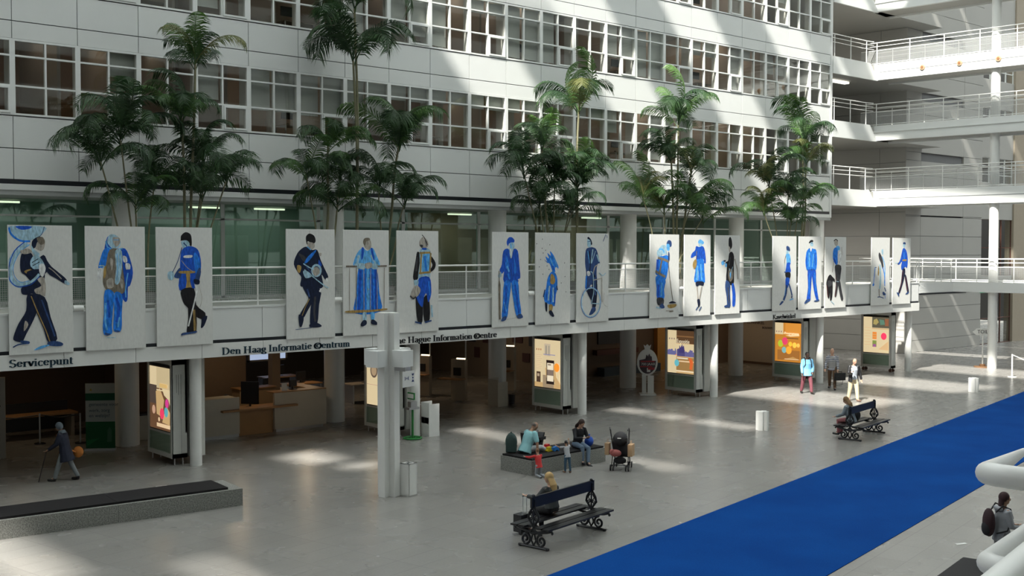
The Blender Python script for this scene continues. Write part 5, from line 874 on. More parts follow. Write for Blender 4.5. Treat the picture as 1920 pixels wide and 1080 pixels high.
# office beyond: desks, chairs, screens, wooden posts
for i, (x, y) in enumerate(((20.5, 38), (22.6, 39.2), (24.6, 37.6), (23.2, 42), (20.6, 42.5))):
    r = empty('office_desk', (x, y, 0), 0, 'office desk in the back office behind the reception, %s' % ('nearest the reception wall', 'second from the left', 'nearest the round pillar', 'deep in the middle', 'under the daylit window')[i], 'desk', 'back office desks')
    MB().box(-.8, .8, -.4, .4, .72, .76).build('top', WOOD if i % 2 else TAUPE, r)
    for a in (-.74, .74): MB().box(a - .03, a + .03, -.35, .35, 0, .72).build('leg', STEEL, r)
    monitor(x + .1, y + .1, .76, R(20), .55, .34, 'dark office screen in the back office, %s' % ('nearest the reception wall', 'second from the left', 'nearest the round pillar', 'deep in the middle', 'under the daylit window')[i], 'back office screens')
for i, (x, y) in enumerate(((20.2, 36.9), (25.6, 36.5))): tag(MB().box(-.16, .16, -.16, .16, 0, 3.5).build('timber_post', mat('timber', (.3, .2, .12), .6), None, (x, y, 0)), ('square timber post left in the back office', 'square timber post by the round pillar in the back office')[i], 'post')
# information kiosks with screens (right of the mast)
def kiosk(x, y, rz, label, h=1.95, pole=True):
    r = empty('info_kiosk', (x, y, 0), rz, label, 'kiosk', 'information kiosks'); MB().box(-.32, .32, -.11, .11, 0, h).build('panel', mat('kiosk_cream', (.42, .35, .26), .5), r)
    MB().box(-.2, .14, -.14, -.11, 1.0, 1.32).build('screen', BLACK, r.children[0]); MB().box(-.7, .35, -.55, -.09, .86, .9).build('table', WOOD, r)
    if pole: MB().cyl(.3, 0, h, 3.5, .03, 8).build('lamp_pole', PAINT, r); MB().tube([(-.1, -.03, h + .03), (.3, -.03, h + .03)], .03, 8).build('lamp', emit('kiosk_lamp', (1, .85, .6), 1.2), r)
    return r
kiosk(27.75, 35.5, R(-68), 'information kiosk with screen, nearest the round pillar', 1.65); kiosk(27.6, 37.7, R(-68), 'information kiosk with screen, left of the one by the pillar', 1.65); kiosk(31.3, 36.6, R(-68), 'information kiosk partly hidden behind the phone light box', 1.9)
r = empty('box_stand', (28.05, 33.25, 0), R(0), 'low open cream box stand with shelf beside the round pillar', 'stand')
def box_stand(r):
    MB().box(0, .04, -.3, .3, 0, 1.05).box(.04, .5, .26, .3, 0, 1.05).box(.04, .5, -.3, -.26, 0, .95).build('side_panels', LAMW, r); MB().box(.02, .5, -.26, .26, .52, .56).build('shelf', LAMW, r)
box_stand(r); r.location = (27.6, 33.2, 0)
tag(MB().tube([(0, 0, 0), (0, 0, .38)], [.12, .14], 16).build('waste_bin', BLACK, None, (28.6, 33.25, 0), smooth=True), 'small round black waste bin at the foot of the pillar', 'bin')
r = empty('form_stand', (21.4, 29.05, 0), R(0), 'white open box stand beside the column next to the tall mast', 'stand')
MB().box(0, .04, -.22, .22, 0, 1.1).box(.04, .42, .18, .22, 0, 1.1).box(.04, .42, -.22, -.18, 0, 1.05).build('side_panels', PAINT, r); MB().box(.02, .42, -.18, .18, .62, .66).box(.0, .02, -.2, .2, .42, .62).build('shelf', PAINT, r); MB().box(-.02, 0, -.02, .02, .48, .6).build('handle', BLACK, r); r.location = (21.45, 29.25, 0)
r = empty('sanitizer_stand', (20.85, 29.1, 0), 0, 'green hand sanitizer stand with round foot by the column', 'stand'); GRN = mat('bright_green', (.02, .2, .04), .4)
MB().tube([(.28 * math.cos(t * PI / 10), .28 * math.sin(t * PI / 10), .03) for t in range(20)], .03, 8, closed=True).cyl(0, .0, 0, .03, .12, 16).build('foot', GRN, r, smooth=True); MB().box(-.3, .3, -.02, .02, .01, .04).build('foot_bar', GRN, r)
MB().cyl(0, 0, .03, .95, .035, 10).build('pole', GRN, r, smooth=True); MB().box(-.2, .2, -.1, .14, .95, 1.02).box(-.12, .12, -.08, .1, 1.02, 1.2).build('tray', STEEL, r); MB().obox((-.05, 0, 1.38), (.04, .36, .22), 0).build('sign_plate', GRN, r)
MB().obox((-.075, 0, 1.38), (.01, .3, .14), 0).build('sign_face', PAINT, r)
# round exhibition sign
r = empty('round_sign', (34.75, 31.7, 0), VIEW - PI / 2, 'oval standing sign with crown, red and black print reading 700 JAAR', 'sign')
DKR = mat('sign_dark', (.05, .03, .04), .5); b = MB(); b.prism([(.43 * math.cos(t * PI / 16), 1.36 + .56 * math.sin(t * PI / 16)) for t in range(32)], (0, 0, 0), (1, 0, 0), (0, 0, 1), (0, 1, 0), .05); b.prism([(-.1, 1.88), (.1, 1.88), (.16, 2.1), (.08, 2.04), (0, 2.12), (-.08, 2.04), (-.16, 2.1)], (0, 0, 0), (1, 0, 0), (0, 0, 1), (0, 1, 0), .05); b.build('board', PAINT, r)
b = MB(); b.prism([(.36 * math.cos(t * PI / 16), 1.36 + .48 * math.sin(t * PI / 16)) for t in range(-14, -1)] + [(.36, 1.42), (.2, 1.42), (.18, 1.6), (.12, 1.62), (.08, 1.72), (.02, 1.6), (-.04, 1.68), (-.08, 1.5), (-.34, 1.45)], (0, -.012, 0), (1, 0, 0), (0, 0, 1), (0, 1, 0), .01); pr_ = b.build('print', DKR, r)
MB().box(-.28, .3, -.022, -.012, 1.37, 1.42).box(-.3, .2, -.022, -.012, 1.16, 1.2).box(.02, .3, -.022, -.012, 1.05, 1.14).build('red_bands', mat('print_red', (.4, .02, .03), .5), r); MB().box(-.02, .12, -.02, -.012, .95, 1.12).build('white_patch', PAINT, r)
text_mesh('700 JAAR', .15, 'lettering', PAINT, pr_, Matrix.Translation((.03, -.024, 1.28)) @ FACE_NEG_Y, .002)
MB().box(-.22, -.04, 0, .05, 0, .85).build('leg', PAINT, r); MB().box(-.0, .26, -.12, -.07, .0, .82).build('leg', PAINT, r); MB().box(-.32, .34, -.3, .3, 0, .06).build('foot', PAINT, r)
# left service corner
r = empty('rollup_banner', (12.18, 33.85, 0), math.atan2(-.52, .75), 'white and green roll-up display banner reading werk, zorg en welzijn', 'banner'); wd = .86
b = MB()
for z0, z1, c_ in ((.05, .86, (.005, .09, .03)), (.86, 1.5, (.33, .36, .35)), (1.5, 1.72, (.005, .07, .035)), (1.72, 2.02, (.3, .31, .28))): b.col = c_; b.box(0, wd, 0, .01, z0, z1)
for pts, c_ in ((([(.02, .1), (.4, .36), (.02, .3)]), (.01, .15, .05)), (([(.62, .24), (.76, .24), (.76, .6), (.7, .7), (.64, .6)]), (.05, .14, .08)), (([(.12, 1.8), (.2, 1.8), (.16, 1.87)]), (.3, .2, .02))): b.col = c_; b.prism(pts, (0, -.001, 0), (1, 0, 0), (0, 0, 1), (0, -1, 0), .002)
b.build('print', attr_mat('rollup_print', .6), r, attr=True); MB().box(-.02, wd + .02, -.1, .12, 0, .06).build('foot', STEEL, r); MB().cyl(wd / 2, .04, .05, 2.02, .012, 8).build('pole', STEEL, r)
DTX = mat('rollup_ink', (.02, .06, .09), .6)
for i, (tx, z) in enumerate((('gemeente voor', 1.38), ('werk, zorg', 1.2), ('en welzijn?', 1.04))): text_mesh(tx, .14, 'lettering', DTX, r, Matrix.Translation((.1, -.006, z)) @ FACE_NEG_Y, .001, 'LEFT')
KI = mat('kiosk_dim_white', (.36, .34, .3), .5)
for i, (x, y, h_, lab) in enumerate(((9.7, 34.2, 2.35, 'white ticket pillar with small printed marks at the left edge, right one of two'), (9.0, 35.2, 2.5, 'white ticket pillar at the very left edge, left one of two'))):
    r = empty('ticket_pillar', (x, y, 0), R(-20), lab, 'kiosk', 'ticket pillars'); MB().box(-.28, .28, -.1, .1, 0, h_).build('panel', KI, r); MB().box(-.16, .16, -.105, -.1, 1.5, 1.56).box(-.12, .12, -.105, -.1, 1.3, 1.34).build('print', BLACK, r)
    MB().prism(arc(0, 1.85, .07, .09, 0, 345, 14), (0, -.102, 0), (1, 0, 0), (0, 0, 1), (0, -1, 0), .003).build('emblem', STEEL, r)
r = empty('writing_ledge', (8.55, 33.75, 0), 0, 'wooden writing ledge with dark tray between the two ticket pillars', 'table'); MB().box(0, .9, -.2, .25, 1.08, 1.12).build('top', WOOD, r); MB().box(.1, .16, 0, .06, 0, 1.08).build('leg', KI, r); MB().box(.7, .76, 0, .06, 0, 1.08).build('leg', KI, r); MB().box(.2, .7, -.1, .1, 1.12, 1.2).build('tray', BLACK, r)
tag(MB().box(-.18, .18, -.16, .16, 0, .55).build('waste_bin', BLACK, None, (9.15, 33.6, 0), R(10)), 'dark square waste bin in front of the ticket pillars', 'bin')
r = empty('low_cabinet', (13.75, 34.9, 0), 0, 'small cream cabinet with dark top by the pillar beside the roll-up banner', 'cabinet'); MB().box(-.2, .22, -.2, .2, 0, .78).build('body', LAMW, r); MB().box(-.24, .26, -.24, .24, .78, .84).build('top', BLACK, r); r.location = (14.25, 34.7, 0)
monitor(9.5, 36.8, 2.3, R(-20), 1.9, .9, 'wide dark display screen hanging over the service corner', None, 'screen')
r = empty('service_desk', (11.6, 37.2, 0), 0, 'dim service desk with wooden top in the left back corner', 'desk'); MB().box(-1.4, 1.4, -.4, .4, .72, .78).build('top', WOOD, r); MB().box(-1.3, -1.2, -.35, .35, 0, .72).build('leg', TAUPE, r); MB().box(1.2, 1.3, -.35, .35, 0, .72).build('leg', TAUPE, r); MB().box(-1.3, 1.3, .3, .36, .2, 1.1).build('screen_panel', BLACK, r)
def stanchion(x, y, lab):
    r = empty('queue_post', (x, y, 0), 0, lab, 'barrier post', 'queue barrier posts'); MB().cyl(0, 0, 0, .03, .17, 18).build('foot', BLACK, r, smooth=True); MB().cyl(0, 0, 0, .95, .028, 10).build('pole', STEEL, r, smooth=True); return r
qs = [(10.2, 36.4), (11.5, 35.9), (12.5, 35.2)]
for i, q in enumerate(qs): stanchion(*q, 'slim dark queue post in the left service corner, %s' % ('leftmost of three', 'middle of three', 'rightmost of three')[i])
for i in range(2): tag(MB().tube([(qs[i][0] + .04, qs[i][1] - .02, .9), ((qs[i][0] + qs[i + 1][0]) / 2, (qs[i][1] + qs[i + 1][1]) / 2, .82), (qs[i + 1][0] - .04, qs[i + 1][1] + .02, .9)], .02, 6).build('queue_belt', BLACK), 'dark queue belt in the service corner, %s' % ('left span', 'right span')[i], 'belt', 'queue belts')
# pictures on the gallery wall and panel in the hallway
for i, (y, z, w_, h_) in enumerate(((38.2, 1.9, .4, .5), (39.2, 2.0, .7, .5), (40.3, 2.1, .4, .4), (41.4, 1.9, .7, .6), (42.6, 1.9, .6, .6), (38.6, 1.1, .5, .4), (40.8, 1.0, .6, .4), (42.2, 1.1, .4, .5))):
    tag(MB().box(34.06, 34.1, y - w_ / 2, y + w_ / 2, z - h_ / 2, z + h_ / 2).build('picture', mat('picture_dark_%d' % (i % 2), ((.05, .05, .06), (.09, .04, .035))[i % 2], .5)), ('upper row' if i < 5 else 'lower row') + ' picture on the dim gallery wall, number %s from the pillar side' % ('one', 'two', 'three', 'four', 'five', 'one', 'two', 'three')[i], 'picture', 'pictures on the gallery wall')
tag(MB().box(38.3, 40.6, 38.12, 38.2, 1.5, 3.3).build('wall_display', mat('display_dark', (.03, .033, .035), .4)), 'large dark display panel on the hallway wall right of the phone light box', 'screen')
tag(MB().box(38.0, 40.9, 37.9, 38.2, 1.0, 1.25).build('wall_shelf', mat('red_brown_shelf', (.1, .03, .02), .5)), 'dark red-brown shelf under the display panel on the hallway wall', 'shelf')
tag(MB().box(38.2, 42.2, 37.6, 38.1, 0, .4).build('window_bench', mat('blue_grey_seat', (.05, .08, .11), .6)), 'low blue-grey bench running along the foot of the hallway wall', 'bench')
tag(MB().box(42.3, 43.0, 37.9, 38.15, 0, 3.5).build('copper_panel', mat('copper', (.55, .25, .05), .35, .6)), 'tall copper-coloured panel on the hallway wall behind the oval sign', 'panel')
for i, (y, z, tx, s_) in enumerate(((36.9, 2.2, 'KAVELWINKEL', .24), (35.6, 1.95, 'BOUWPLANNEN', .17))): tag(text_mesh(tx, s_, 'wall_text', mat('text_ink', (.08, .05, .06), .6), None, Matrix.Translation((48.68, y, z)) @ FACE_NEG_X, .003), ('dark printed words on the cream wall, nearer the Expositie light box', 'dark printed words on the cream wall, nearer the orange poster light box')[i], 'wall text')
# real lamps of the ground floor
WARM = emit('warm_downlight', (1, .72, .4), 2)
def downlight(x, y, p, lab):
    r = empty('ceiling_light', (x, y, 3.5), 0, lab, 'light', 'ground floor ceiling lights'); MB().cyl(0, 0, -.06, 0, .16, 20).build('housing', PAINT, r, smooth=True); MB().cyl(0, 0, -.075, -.06, .13, 20).build('diffuser', WARM, r)
    ld = bpy.data.lights.new('lamp', 'AREA'); ld.shape = 'DISK'; ld.size = .3; ld.energy = p; ld.color = (1, .74, .46); lo = bpy.data.objects.new('lamp', ld); COL.objects.link(lo); lo.parent = r; lo.location = (0, 0, -.09)
for x, y, p, n_ in ((11.0, 36.3, 6, 'over the service corner'), (17.6, 34.6, 12, 'over the reception desk'), (22.5, 38.5, 18, 'over the back office'), (27.0, 38.5, 14, 'over the information kiosks'), (32, 39.5, 9, 'before the gallery wall'), (41, 36.3, 7, 'over the hallway'), (46.3, 36.5, 14, 'before the cream text wall')): downlight(x, y, p, 'round warm ceiling light ' + n_)
r = empty('pendant_lamp', (11.15, 33.9, 2.75), 0, 'bright oval pendant lamp hanging over the service corner', 'lamp'); MB().ell((0, 0, 0), (.2, .2, .08), 18, 8).build('shade', emit('pendant_glow', (1, .85, .55), 4), r, smooth=True); MB().cyl(0, 0, .07, .75, .008, 6).build('cord', BLACK, r)

# ================================================================ PEOPLE
SKIN = mat('skin_light', (.50, .30, .21), .55, var=.05, scale=20); SKIND = mat('skin_dark', (.07, .035, .022), .5); SKINM = mat('skin_tan', (.34, .19, .12), .55)
EYEM = mat('eye_dark', (.02, .015, .012), .3); LIPM = mat('lip', (.3, .1, .08), .5)
def remesh(b, name, m_, parent, voxel, smooth_it=2):
    o = b.build(name, m_, parent)
    md = o.modifiers.new('r', 'REMESH'); md.mode = 'VOXEL'; md.voxel_size = voxel; md.use_smooth_shade = True
    if smooth_it: sm = o.modifiers.new('s', 'SMOOTH'); sm.iterations = smooth_it; sm.factor = .5
    dg = bpy.context.evaluated_depsgraph_get(); me = bpy.data.meshes.new_from_object(o.evaluated_get(dg)); o.modifiers.clear(); old = o.data; o.data = me; bpy.data.meshes.remove(old)
    me.materials.clear(); me.materials.append(m_); me.polygons.foreach_set('use_smooth', [True] * len(me.polygons)); return o
def limb(b, pts, rs, n=12, side=None):
    b.tube(pts, rs, n, side=side)
    for q, r_ in ((pts[0], rs[0]), (pts[-1], rs[-1])):
        if not isinstance(r_, tuple): b.ell(q, (r_, r_, r_), 10, 6)
def person(name, x, y, z, rz, h, label, skin, pose, wear):
    """local +X is where the person faces, +Y is the person's left. angles in degrees"""
    s = h / 1.75; root = empty(name, (x, y, z), rz, label, 'person'); g = pose.get
    V = Vector; P = V((0, 0, 0)); lean = R(g('lean', 3)); roll = R(g('roll', 0)); up = V((math.sin(lean), math.sin(roll), math.cos(lean))).normalized(); sd = V((0, 1, 0)); fwd = sd.cross(up)
    tw = R(g('twist', 0)); sh_side = (sd * math.cos(tw) + V((-1, 0, 0)) * math.sin(tw))
    legs = []
    for k, sg in (('L', 1), ('R', -1)):
        hip = P + sd * .09 * sg; a = R(g('hip' + k, 0)); kn = R(g('knee' + k, 0)); ab = R(g('out' + k, 3)) * sg
        t = V((math.sin(a) * math.cos(ab), math.sin(ab), -math.cos(a) * math.cos(ab))); knee = hip + t * .43
        a2 = a - kn; in_ = R(g('in' + k, 0)) * sg; q = V((math.sin(a2), math.sin(ab * .3 - in_), -math.cos(a2))).normalized(); ank = knee + q * .41
        fa = g('foot' + k, None); fa = R(fa) if fa is not None else 0
        toe = ank + V((math.cos(fa) * .17, sg * .03, math.sin(fa) * .17 - .045)); legs.append((hip, knee, ank, toe))
    waist = P + up * .13; chest = P + up * .34 + fwd * .01; neck = P + up * .52; hp = R(g('head', 0)); up2 = (up * math.cos(hp) + fwd * math.sin(hp)).normalized(); hc = neck + up2 * .165 + fwd * .015
    arms = []
    for k, sg in (('L', 1), ('R', -1)):
        sh = P + up * .465 + sh_side * .175 * sg; a = R(g('arm' + k, 0)); ab = R(g('ab' + k, 10)) * sg; el = R(g('el' + k, 15)); ae = R(g('tu' + k, 0)) * sg
        t = V((math.sin(a) * math.cos(ab), math.sin(ab), -math.cos(a) * math.cos(ab))); elb = sh + t * .285
        q = V((math.sin(a + el) * math.cos(ae), -math.sin(ae) + math.sin(ab) * .3, -math.cos(a + el) * math.cos(ae))).normalized(); wr = elb + q * .25; arms.append((sh, elb, wr, q, sg))
    pts_all = [l_[3] for l_ in legs] + [l_[2] - V((0, 0, .075)) for l_ in legs]
    base = g('base', None); zoff = (-min(p_.z for p_ in pts_all) + .01) if base is None else base / s
    T = lambda p_: (p_ + V((0, 0, zoff))) * s
    SC = lambda r_: tuple(q * s for q in r_) if isinstance(r_, tuple) else r_ * s
    def lm(b, pts, rs, side=None): limb(b, [T(p_) for p_ in pts], [SC(r_) for r_ in rs], 12, side)
    yaw = R(g('yaw', 0)); hf = (fwd * math.cos(hp) - up * math.sin(hp)).normalized(); Hm = Matrix.Rotation(yaw, 3, up2); hf = Hm @ hf; hs = up2.cross(hf); HM = Matrix((hf, hs, up2)).transposed().to_4x4()
    # body: one continuous surface
    b = MB(); lm(b, [P - up * .06, P + up * .04, waist, chest, P + up * .45, neck], [(.15, .1), (.155, .11), (.13, .095), (.155, .11), (.15, .085), (.06, .06)], tuple(sd)); lm(b, [neck - up * .03, hc - up2 * .05], [.055, .052])
    b.ell(T(hc), SC((.094, .076, .118)), 18, 12, HM); b.ell(T(hc - up2 * .055 + hf * .03), SC((.062, .056, .06)), 14, 10, HM); b.ell(T(hc + hf * .1 - up2 * .015), SC((.022, .014, .024)), 8, 6, HM)
    for sg in (1, -1): b.ell(T(hc + hs * .077 * sg - up2 * .005), SC((.02, .01, .03)), 8, 6, HM)
    for hip, knee, ank, toe in legs: lm(b, [hip, knee, ank], [.085, .055, .04]); lm(b, [ank, ank.lerp(toe, .5) - V((0, 0, .015)), toe], [.038, .034, .028])
    for sh, elb, wr, q, sg in arms:
        lm(b, [sh, elb, wr], [.052, .04, .028]); side = q.cross(V((0, 0, 1)) if abs(q.z) < .9 else V((1, 0, 0))).normalized(); nrm_ = q.cross(side); pc = wr + q * .06
        b.ell(T(pc), SC((.045, .037, .02)), 12, 8, Matrix((q, side, nrm_)).transposed().to_4x4())
        for i in range(4):
            o_ = side * (-.026 + .0175 * i); ln = (.062, .075, .07, .052)[i]; k0 = wr + q * .085 + o_; k1 = k0 + (q - nrm_ * .25).normalized() * ln * .55; k2 = k1 + (q - nrm_ * .9).normalized() * ln * .5; lm(b, [k0, k1, k2], [.0095, .009, .0075])
        lm(b, [wr + q * .03 + side * .03, wr + q * .06 + side * .055 - nrm_ * .01, wr + q * .09 + side * .058 - nrm_ * .02], [.012, .011, .009])
    body = remesh(b, 'body', skin, root, .0085 * max(s, .7), 1)
    for sg in (1, -1): MB().ell(T(hc + hf * .083 + hs * .03 * sg + up2 * .012), SC((.01, .014, .008)), 8, 6, HM).build('eye', EYEM, body, smooth=True)
    MB().ell(T(hc + hf * .086 - up2 * .058), SC((.008, .024, .006)), 8, 6, HM).build('mouth', LIPM, body, smooth=True)
    w_ = wear.get; vox = .012 * max(s, .6)
    # upper garment
    if w_('top'):
        hem = w_('hem', .1); fat = w_('fat', 1.0); b = MB(); f2 = lambda a_, c_: ((a_ + .012) * fat, (c_ + .014) * fat)
        pts = [P - up * hem, P + up * .03, waist, chest, P + up * .44, P + up * .5]; rs = [f2(.165 + hem * .12, .12 + hem * .15), f2(.16, .118), f2(.14, .105), f2(.165, .118), f2(.155, .092), (.078, .072)]
        if g('sit') and hem > .12: pts = pts[1:]; rs = rs[1:]
        lm(b, pts, rs, tuple(sd))
        sl = w_('sleeve', 1.0)
        for sh, elb, wr, q, sg in arms:
            if sl >= 1: lm(b, [sh - sh_side * .03 * sg, sh, elb, elb.lerp(wr, .92)], [.06 * fat, .068 * fat, .055 * fat, .042 * fat])
            else: lm(b, [sh - sh_side * .03 * sg, sh, sh.lerp(elb, sl)], [.06 * fat, .066 * fat, .06 * fat])
        remesh(b, w_('topname', 'jacket'), w_('top'), root, vox)
    if w_('legs'):
        b = MB(); wd_ = w_('wide', 1.0); lm(b, [P + up * .06, P - up * .05], [(.152, .112), (.158, .116)], tuple(sd))
        for hip, knee, ank, toe in legs: lm(b, [hip - V((0, 0, .0)), knee, knee.lerp(ank, w_('leglen', .93))], [.098 * wd_, .072 * wd_, .058 * wd_])
        remesh(b, 'trousers', w_('legs'), root, vox)
    if w_('shoe'):
        for hip, knee, ank, toe in legs:
            b = MB(); d_ = (toe - ank).normalized(); lm(b, [ank - V((0, 0, .01)), ank - V((0, 0, .045)), ank.lerp(toe, .55) - V((0, 0, .028)), toe - V((0, 0, -.005))], [.05, .052, .048, .04]); b.v = [(p_[0], p_[1], max(p_[2], min(T(ank - V((0, 0, .085))).z, T(toe).z - .03 * s))) for p_ in b.v]
            remesh(b, 'shoe', w_('shoe'), root, vox, 1)
    hair = w_('hair'); hm = w_('hairmat')
    if hair:
        b = MB()
        if hair == 'short': b.ell(T(hc + up2 * .03 - hf * .018), SC((.098, .086, .1)), 14, 10, HM)
        if hair == 'fringe': b.ell(T(hc + up2 * .0 - hf * .045), SC((.066, .08, .065)), 12, 8, HM)
        if hair in ('long', 'tail'): b.ell(T(hc + up2 * .026 - hf * .022), SC((.104, .094, .108)), 14, 10, HM)
        if hair == 'long': lm(b, [hc - hf * .05, neck - hf * .08 - up * .0, neck - hf * .1 - up * .15], [(.088, .06), (.12, .06), (.09, .035)], tuple(hs))
        if hair == 'tail': lm(b, [hc - hf * .06, neck - hf * .07 + hs * -.03, neck + hf * .02 + hs * -.09 - up * .13, neck + hf * .06 + hs * -.09 - up * .26], [.06, .05, .042, .02])
        if hair == 'scarf': b.ell(T(hc + up2 * .02 - hf * .01), SC((.108, .1, .122)), 14, 10, HM); lm(b, [neck + up * .06, neck - up * .03], [(.09, .09), (.14, .12)], tuple(sd))
        fo = []
        o = remesh(b, 'headscarf' if hair == 'scarf' else 'hair', hm, root, .009 * max(s, .7), 0)
        # keep the face free
        bm = bmesh.new(); bm.from_mesh(o.data); ce = T(hc); kill = [f_ for f_ in bm.faces if (f_.calc_center_median() - ce).dot(hf) > .045 * s and (f_.calc_center_median() - ce).dot(up2) < .048 * s and abs((f_.calc_center_median() - ce).dot(hs)) < .075 * s and (f_.calc_center_median() - ce).dot(up2) > -.16 * s]
        bmesh.ops.delete(bm, geom=kill, context='FACES'); bm.to_mesh(o.data); bm.free()
    root['_'] = 0; del root['_']
    return root, dict(T=T, arms=arms, legs=legs, P=P, up=up, fwd=fwd, neck=neck, hc=hc, chest=chest, hf=hf, hs=hs, s=s)
def toward(dx): return dx
CAMR = VIEW - PI / 2                       # heading of the picture's right-hand side
def cloth(n_, c_, r_=.8): return mat(n_, c_, r_, var=.12, scale=14)
BLK_C = cloth('black_cloth', (.012, .012, .014)); NAVY = cloth('navy_coat', (.012, .016, .035)); JEAN = cloth('blue_jeans', (.07, .13, .24)); SHOEK = mat('black_shoe', (.012, .011, .011), .4)

# woman with a cane, walking to the left under the balcony
r, q = person('person', 10.15, 29.7, 0, CAMR + PI, 1.6, 'person in headscarf and navy coat walking with a cane at the far left', SKINM, dict(lean=10, hipL=20, hipR=-16, kneeL=4, kneeR=12, armL=18, armR=8, elL=38, elR=20, head=12, footR=-10),
    dict(top=NAVY, hem=.32, fat=1.18, topname='coat', legs=cloth('grey_trousers', (.2, .22, .23)), shoe=SHOEK, hair='scarf', hairmat=cloth('patterned_scarf', (.13, .16, .19))))
h_ = q['T'](q['arms'][0][2] + q['arms'][0][3] * .08); M_ = Matrix.Rotation(CAMR + PI, 4, 'Z')
w0 = M_ @ h_ + Vector((10.15, 29.7, 0)); f0 = M_ @ Vector((h_.x + .2, h_.y + .03, 0)) + Vector((10.15, 29.7, 0))
tag(MB().tube([f0 + Vector((0, 0, .01)), w0], .012, 8).tube([w0 + M_ @ Vector((.06, 0, -.02)), w0 + Vector((0, 0, .01)), w0 - M_ @ Vector((.07, 0, .0))], .014, 8).build('walking_cane', BLACK, smooth=True), 'thin dark walking cane held by the person in headscarf', 'cane')
ORG = cloth('orange_bag', (.5, .17, .03)); bg_ = MB(); bg_.ell((-.26, -.2, .72), (.14, .06, .15), 14, 10); bo = bg_.build('shoulder_bag', ORG, None, (10.15, 29.7, 0), CAMR + PI, smooth=True); tag(bo, 'orange shoulder bag hanging behind the person with the cane', 'bag')
bs_ = MB(); T_ = q['T']; pts = [T_(q['P'] + q['up'] * a_ + Vector((f_, l_, 0))) for a_, f_, l_ in ((-.1, -.22, -.14), (.14, .13, -.1), (.3, .16, .02), (.46, .1, .14), (.48, -.02, .15))]; bs_.tube([(p_.x, p_.y, p_.z) for p_ in pts], .02, 6); bs_.build('strap', ORG, bo, smooth=True)

# receptionist
person('person', 16.75, 34.35, 0, R(-50) + PI * .06, 1.7, 'person in dark clothes seated at the reception desk screen', SKINM, dict(sit=1, base=.52, lean=18, hipL=84, hipR=84, kneeL=80, kneeR=80, armL=40, armR=40, elL=50, elR=50, head=10), dict(top=BLK_C, legs=BLK_C, shoe=SHOEK, hair='short', hairmat=BLK_C))
def office_chair(x, y, rz, lab):
    r = empty('office_chair', (x, y, 0), rz, lab, 'chair'); MB().box(-.22, .24, -.24, .24, .38, .44).build('seat', BLACK, r); MB().box(-.3, -.25, -.22, .22, .5, 1.0).build('backrest', BLACK, r); MB().box(-.29, -.24, -.03, .03, .38, .6).cyl(0, 0, .05, .4, .03, 8).build('stem', STEEL, r)
    for k in range(5): MB().obox((.14 * math.cos(k * 1.257), .14 * math.sin(k * 1.257), .05), (.28, .04, .04), k * 1.257).build('leg', BLACK, r)
office_chair(16.72, 34.38, R(-40), 'black office chair under the receptionist')

# family on the granite block
r, q = person('person', 20.28, 23.0, 0, R(0), 1.78, 'balding man in light blue T-shirt sitting at the left end of the granite block', SKINM, dict(sit=1, base=.56, lean=24, roll=0, hipL=72, hipR=92, kneeL=95, kneeR=30, outL=25, outR=8, armL=30, armR=-8, abR=28, elL=60, elR=5, head=22, inL=10, footR=40),
    dict(top=cloth('light_blue_tee', (.25, .5, .53)), sleeve=.75, fat=1.16, topname='t_shirt', legs=cloth('pale_jeans', (.42, .44, .46)), shoe=SHOEK, hair='fringe', hairmat=cloth('grey_brown_hair', (.1, .08, .07))))
person('person', 22.0, 22.72, 0, R(-100), 1.66, 'woman with long dark hair in black jacket and jeans seated on the granite block', SKIN, dict(sit=1, base=.55, lean=12, hipL=78, hipR=84, kneeL=66, kneeR=84, inL=12, armL=24, armR=28, elL=78, elR=70, tuL=30, tuR=30, head=26, footL=-25),
    dict(top=cloth('black_jacket', (.014, .014, .018)), legs=cloth('light_jeans', (.14, .2, .28)), shoe=cloth('dark_boots', (.03, .03, .035)), hair='long', hairmat=cloth('dark_brown_hair', (.03, .014, .01))))
person('person', 19.86, 21.98, 0, R(82), .98, 'toddler in red top and grey trousers kneeling against the granite block', SKIN, dict(lean=10, hipL=8, hipR=4, kneeL=88, kneeR=88, armL=70, armR=60, abL=35, abR=30, elL=20, elR=20, base=.30, footL=-60, footR=-60), dict(top=cloth('red_top', (.6, .04, .04)), topname='sweater', legs=cloth('grey_toddler_trousers', (.28, .3, .32)), shoe=SHOEK, hair='short', hairmat=cloth('light_brown_hair', (.2, .1, .05))))
person('person', 20.83, 21.9, 0, R(75), .88, 'standing toddler with dark hair, grey T-shirt and jeans leaning on the granite block', SKINM, dict(lean=14, hipL=4, hipR=-6, kneeL=4, kneeR=4, armL=80, armR=100, abL=25, abR=25, elL=20, elR=60), dict(top=cloth('grey_tee', (.4, .41, .43)), sleeve=.7, topname='t_shirt', legs=cloth('toddler_jeans', (.05, .11, .17)), shoe=cloth('tan_shoe', (.25, .15, .1)), hair='short', hairmat=cloth('black_hair', (.012, .01, .012))))
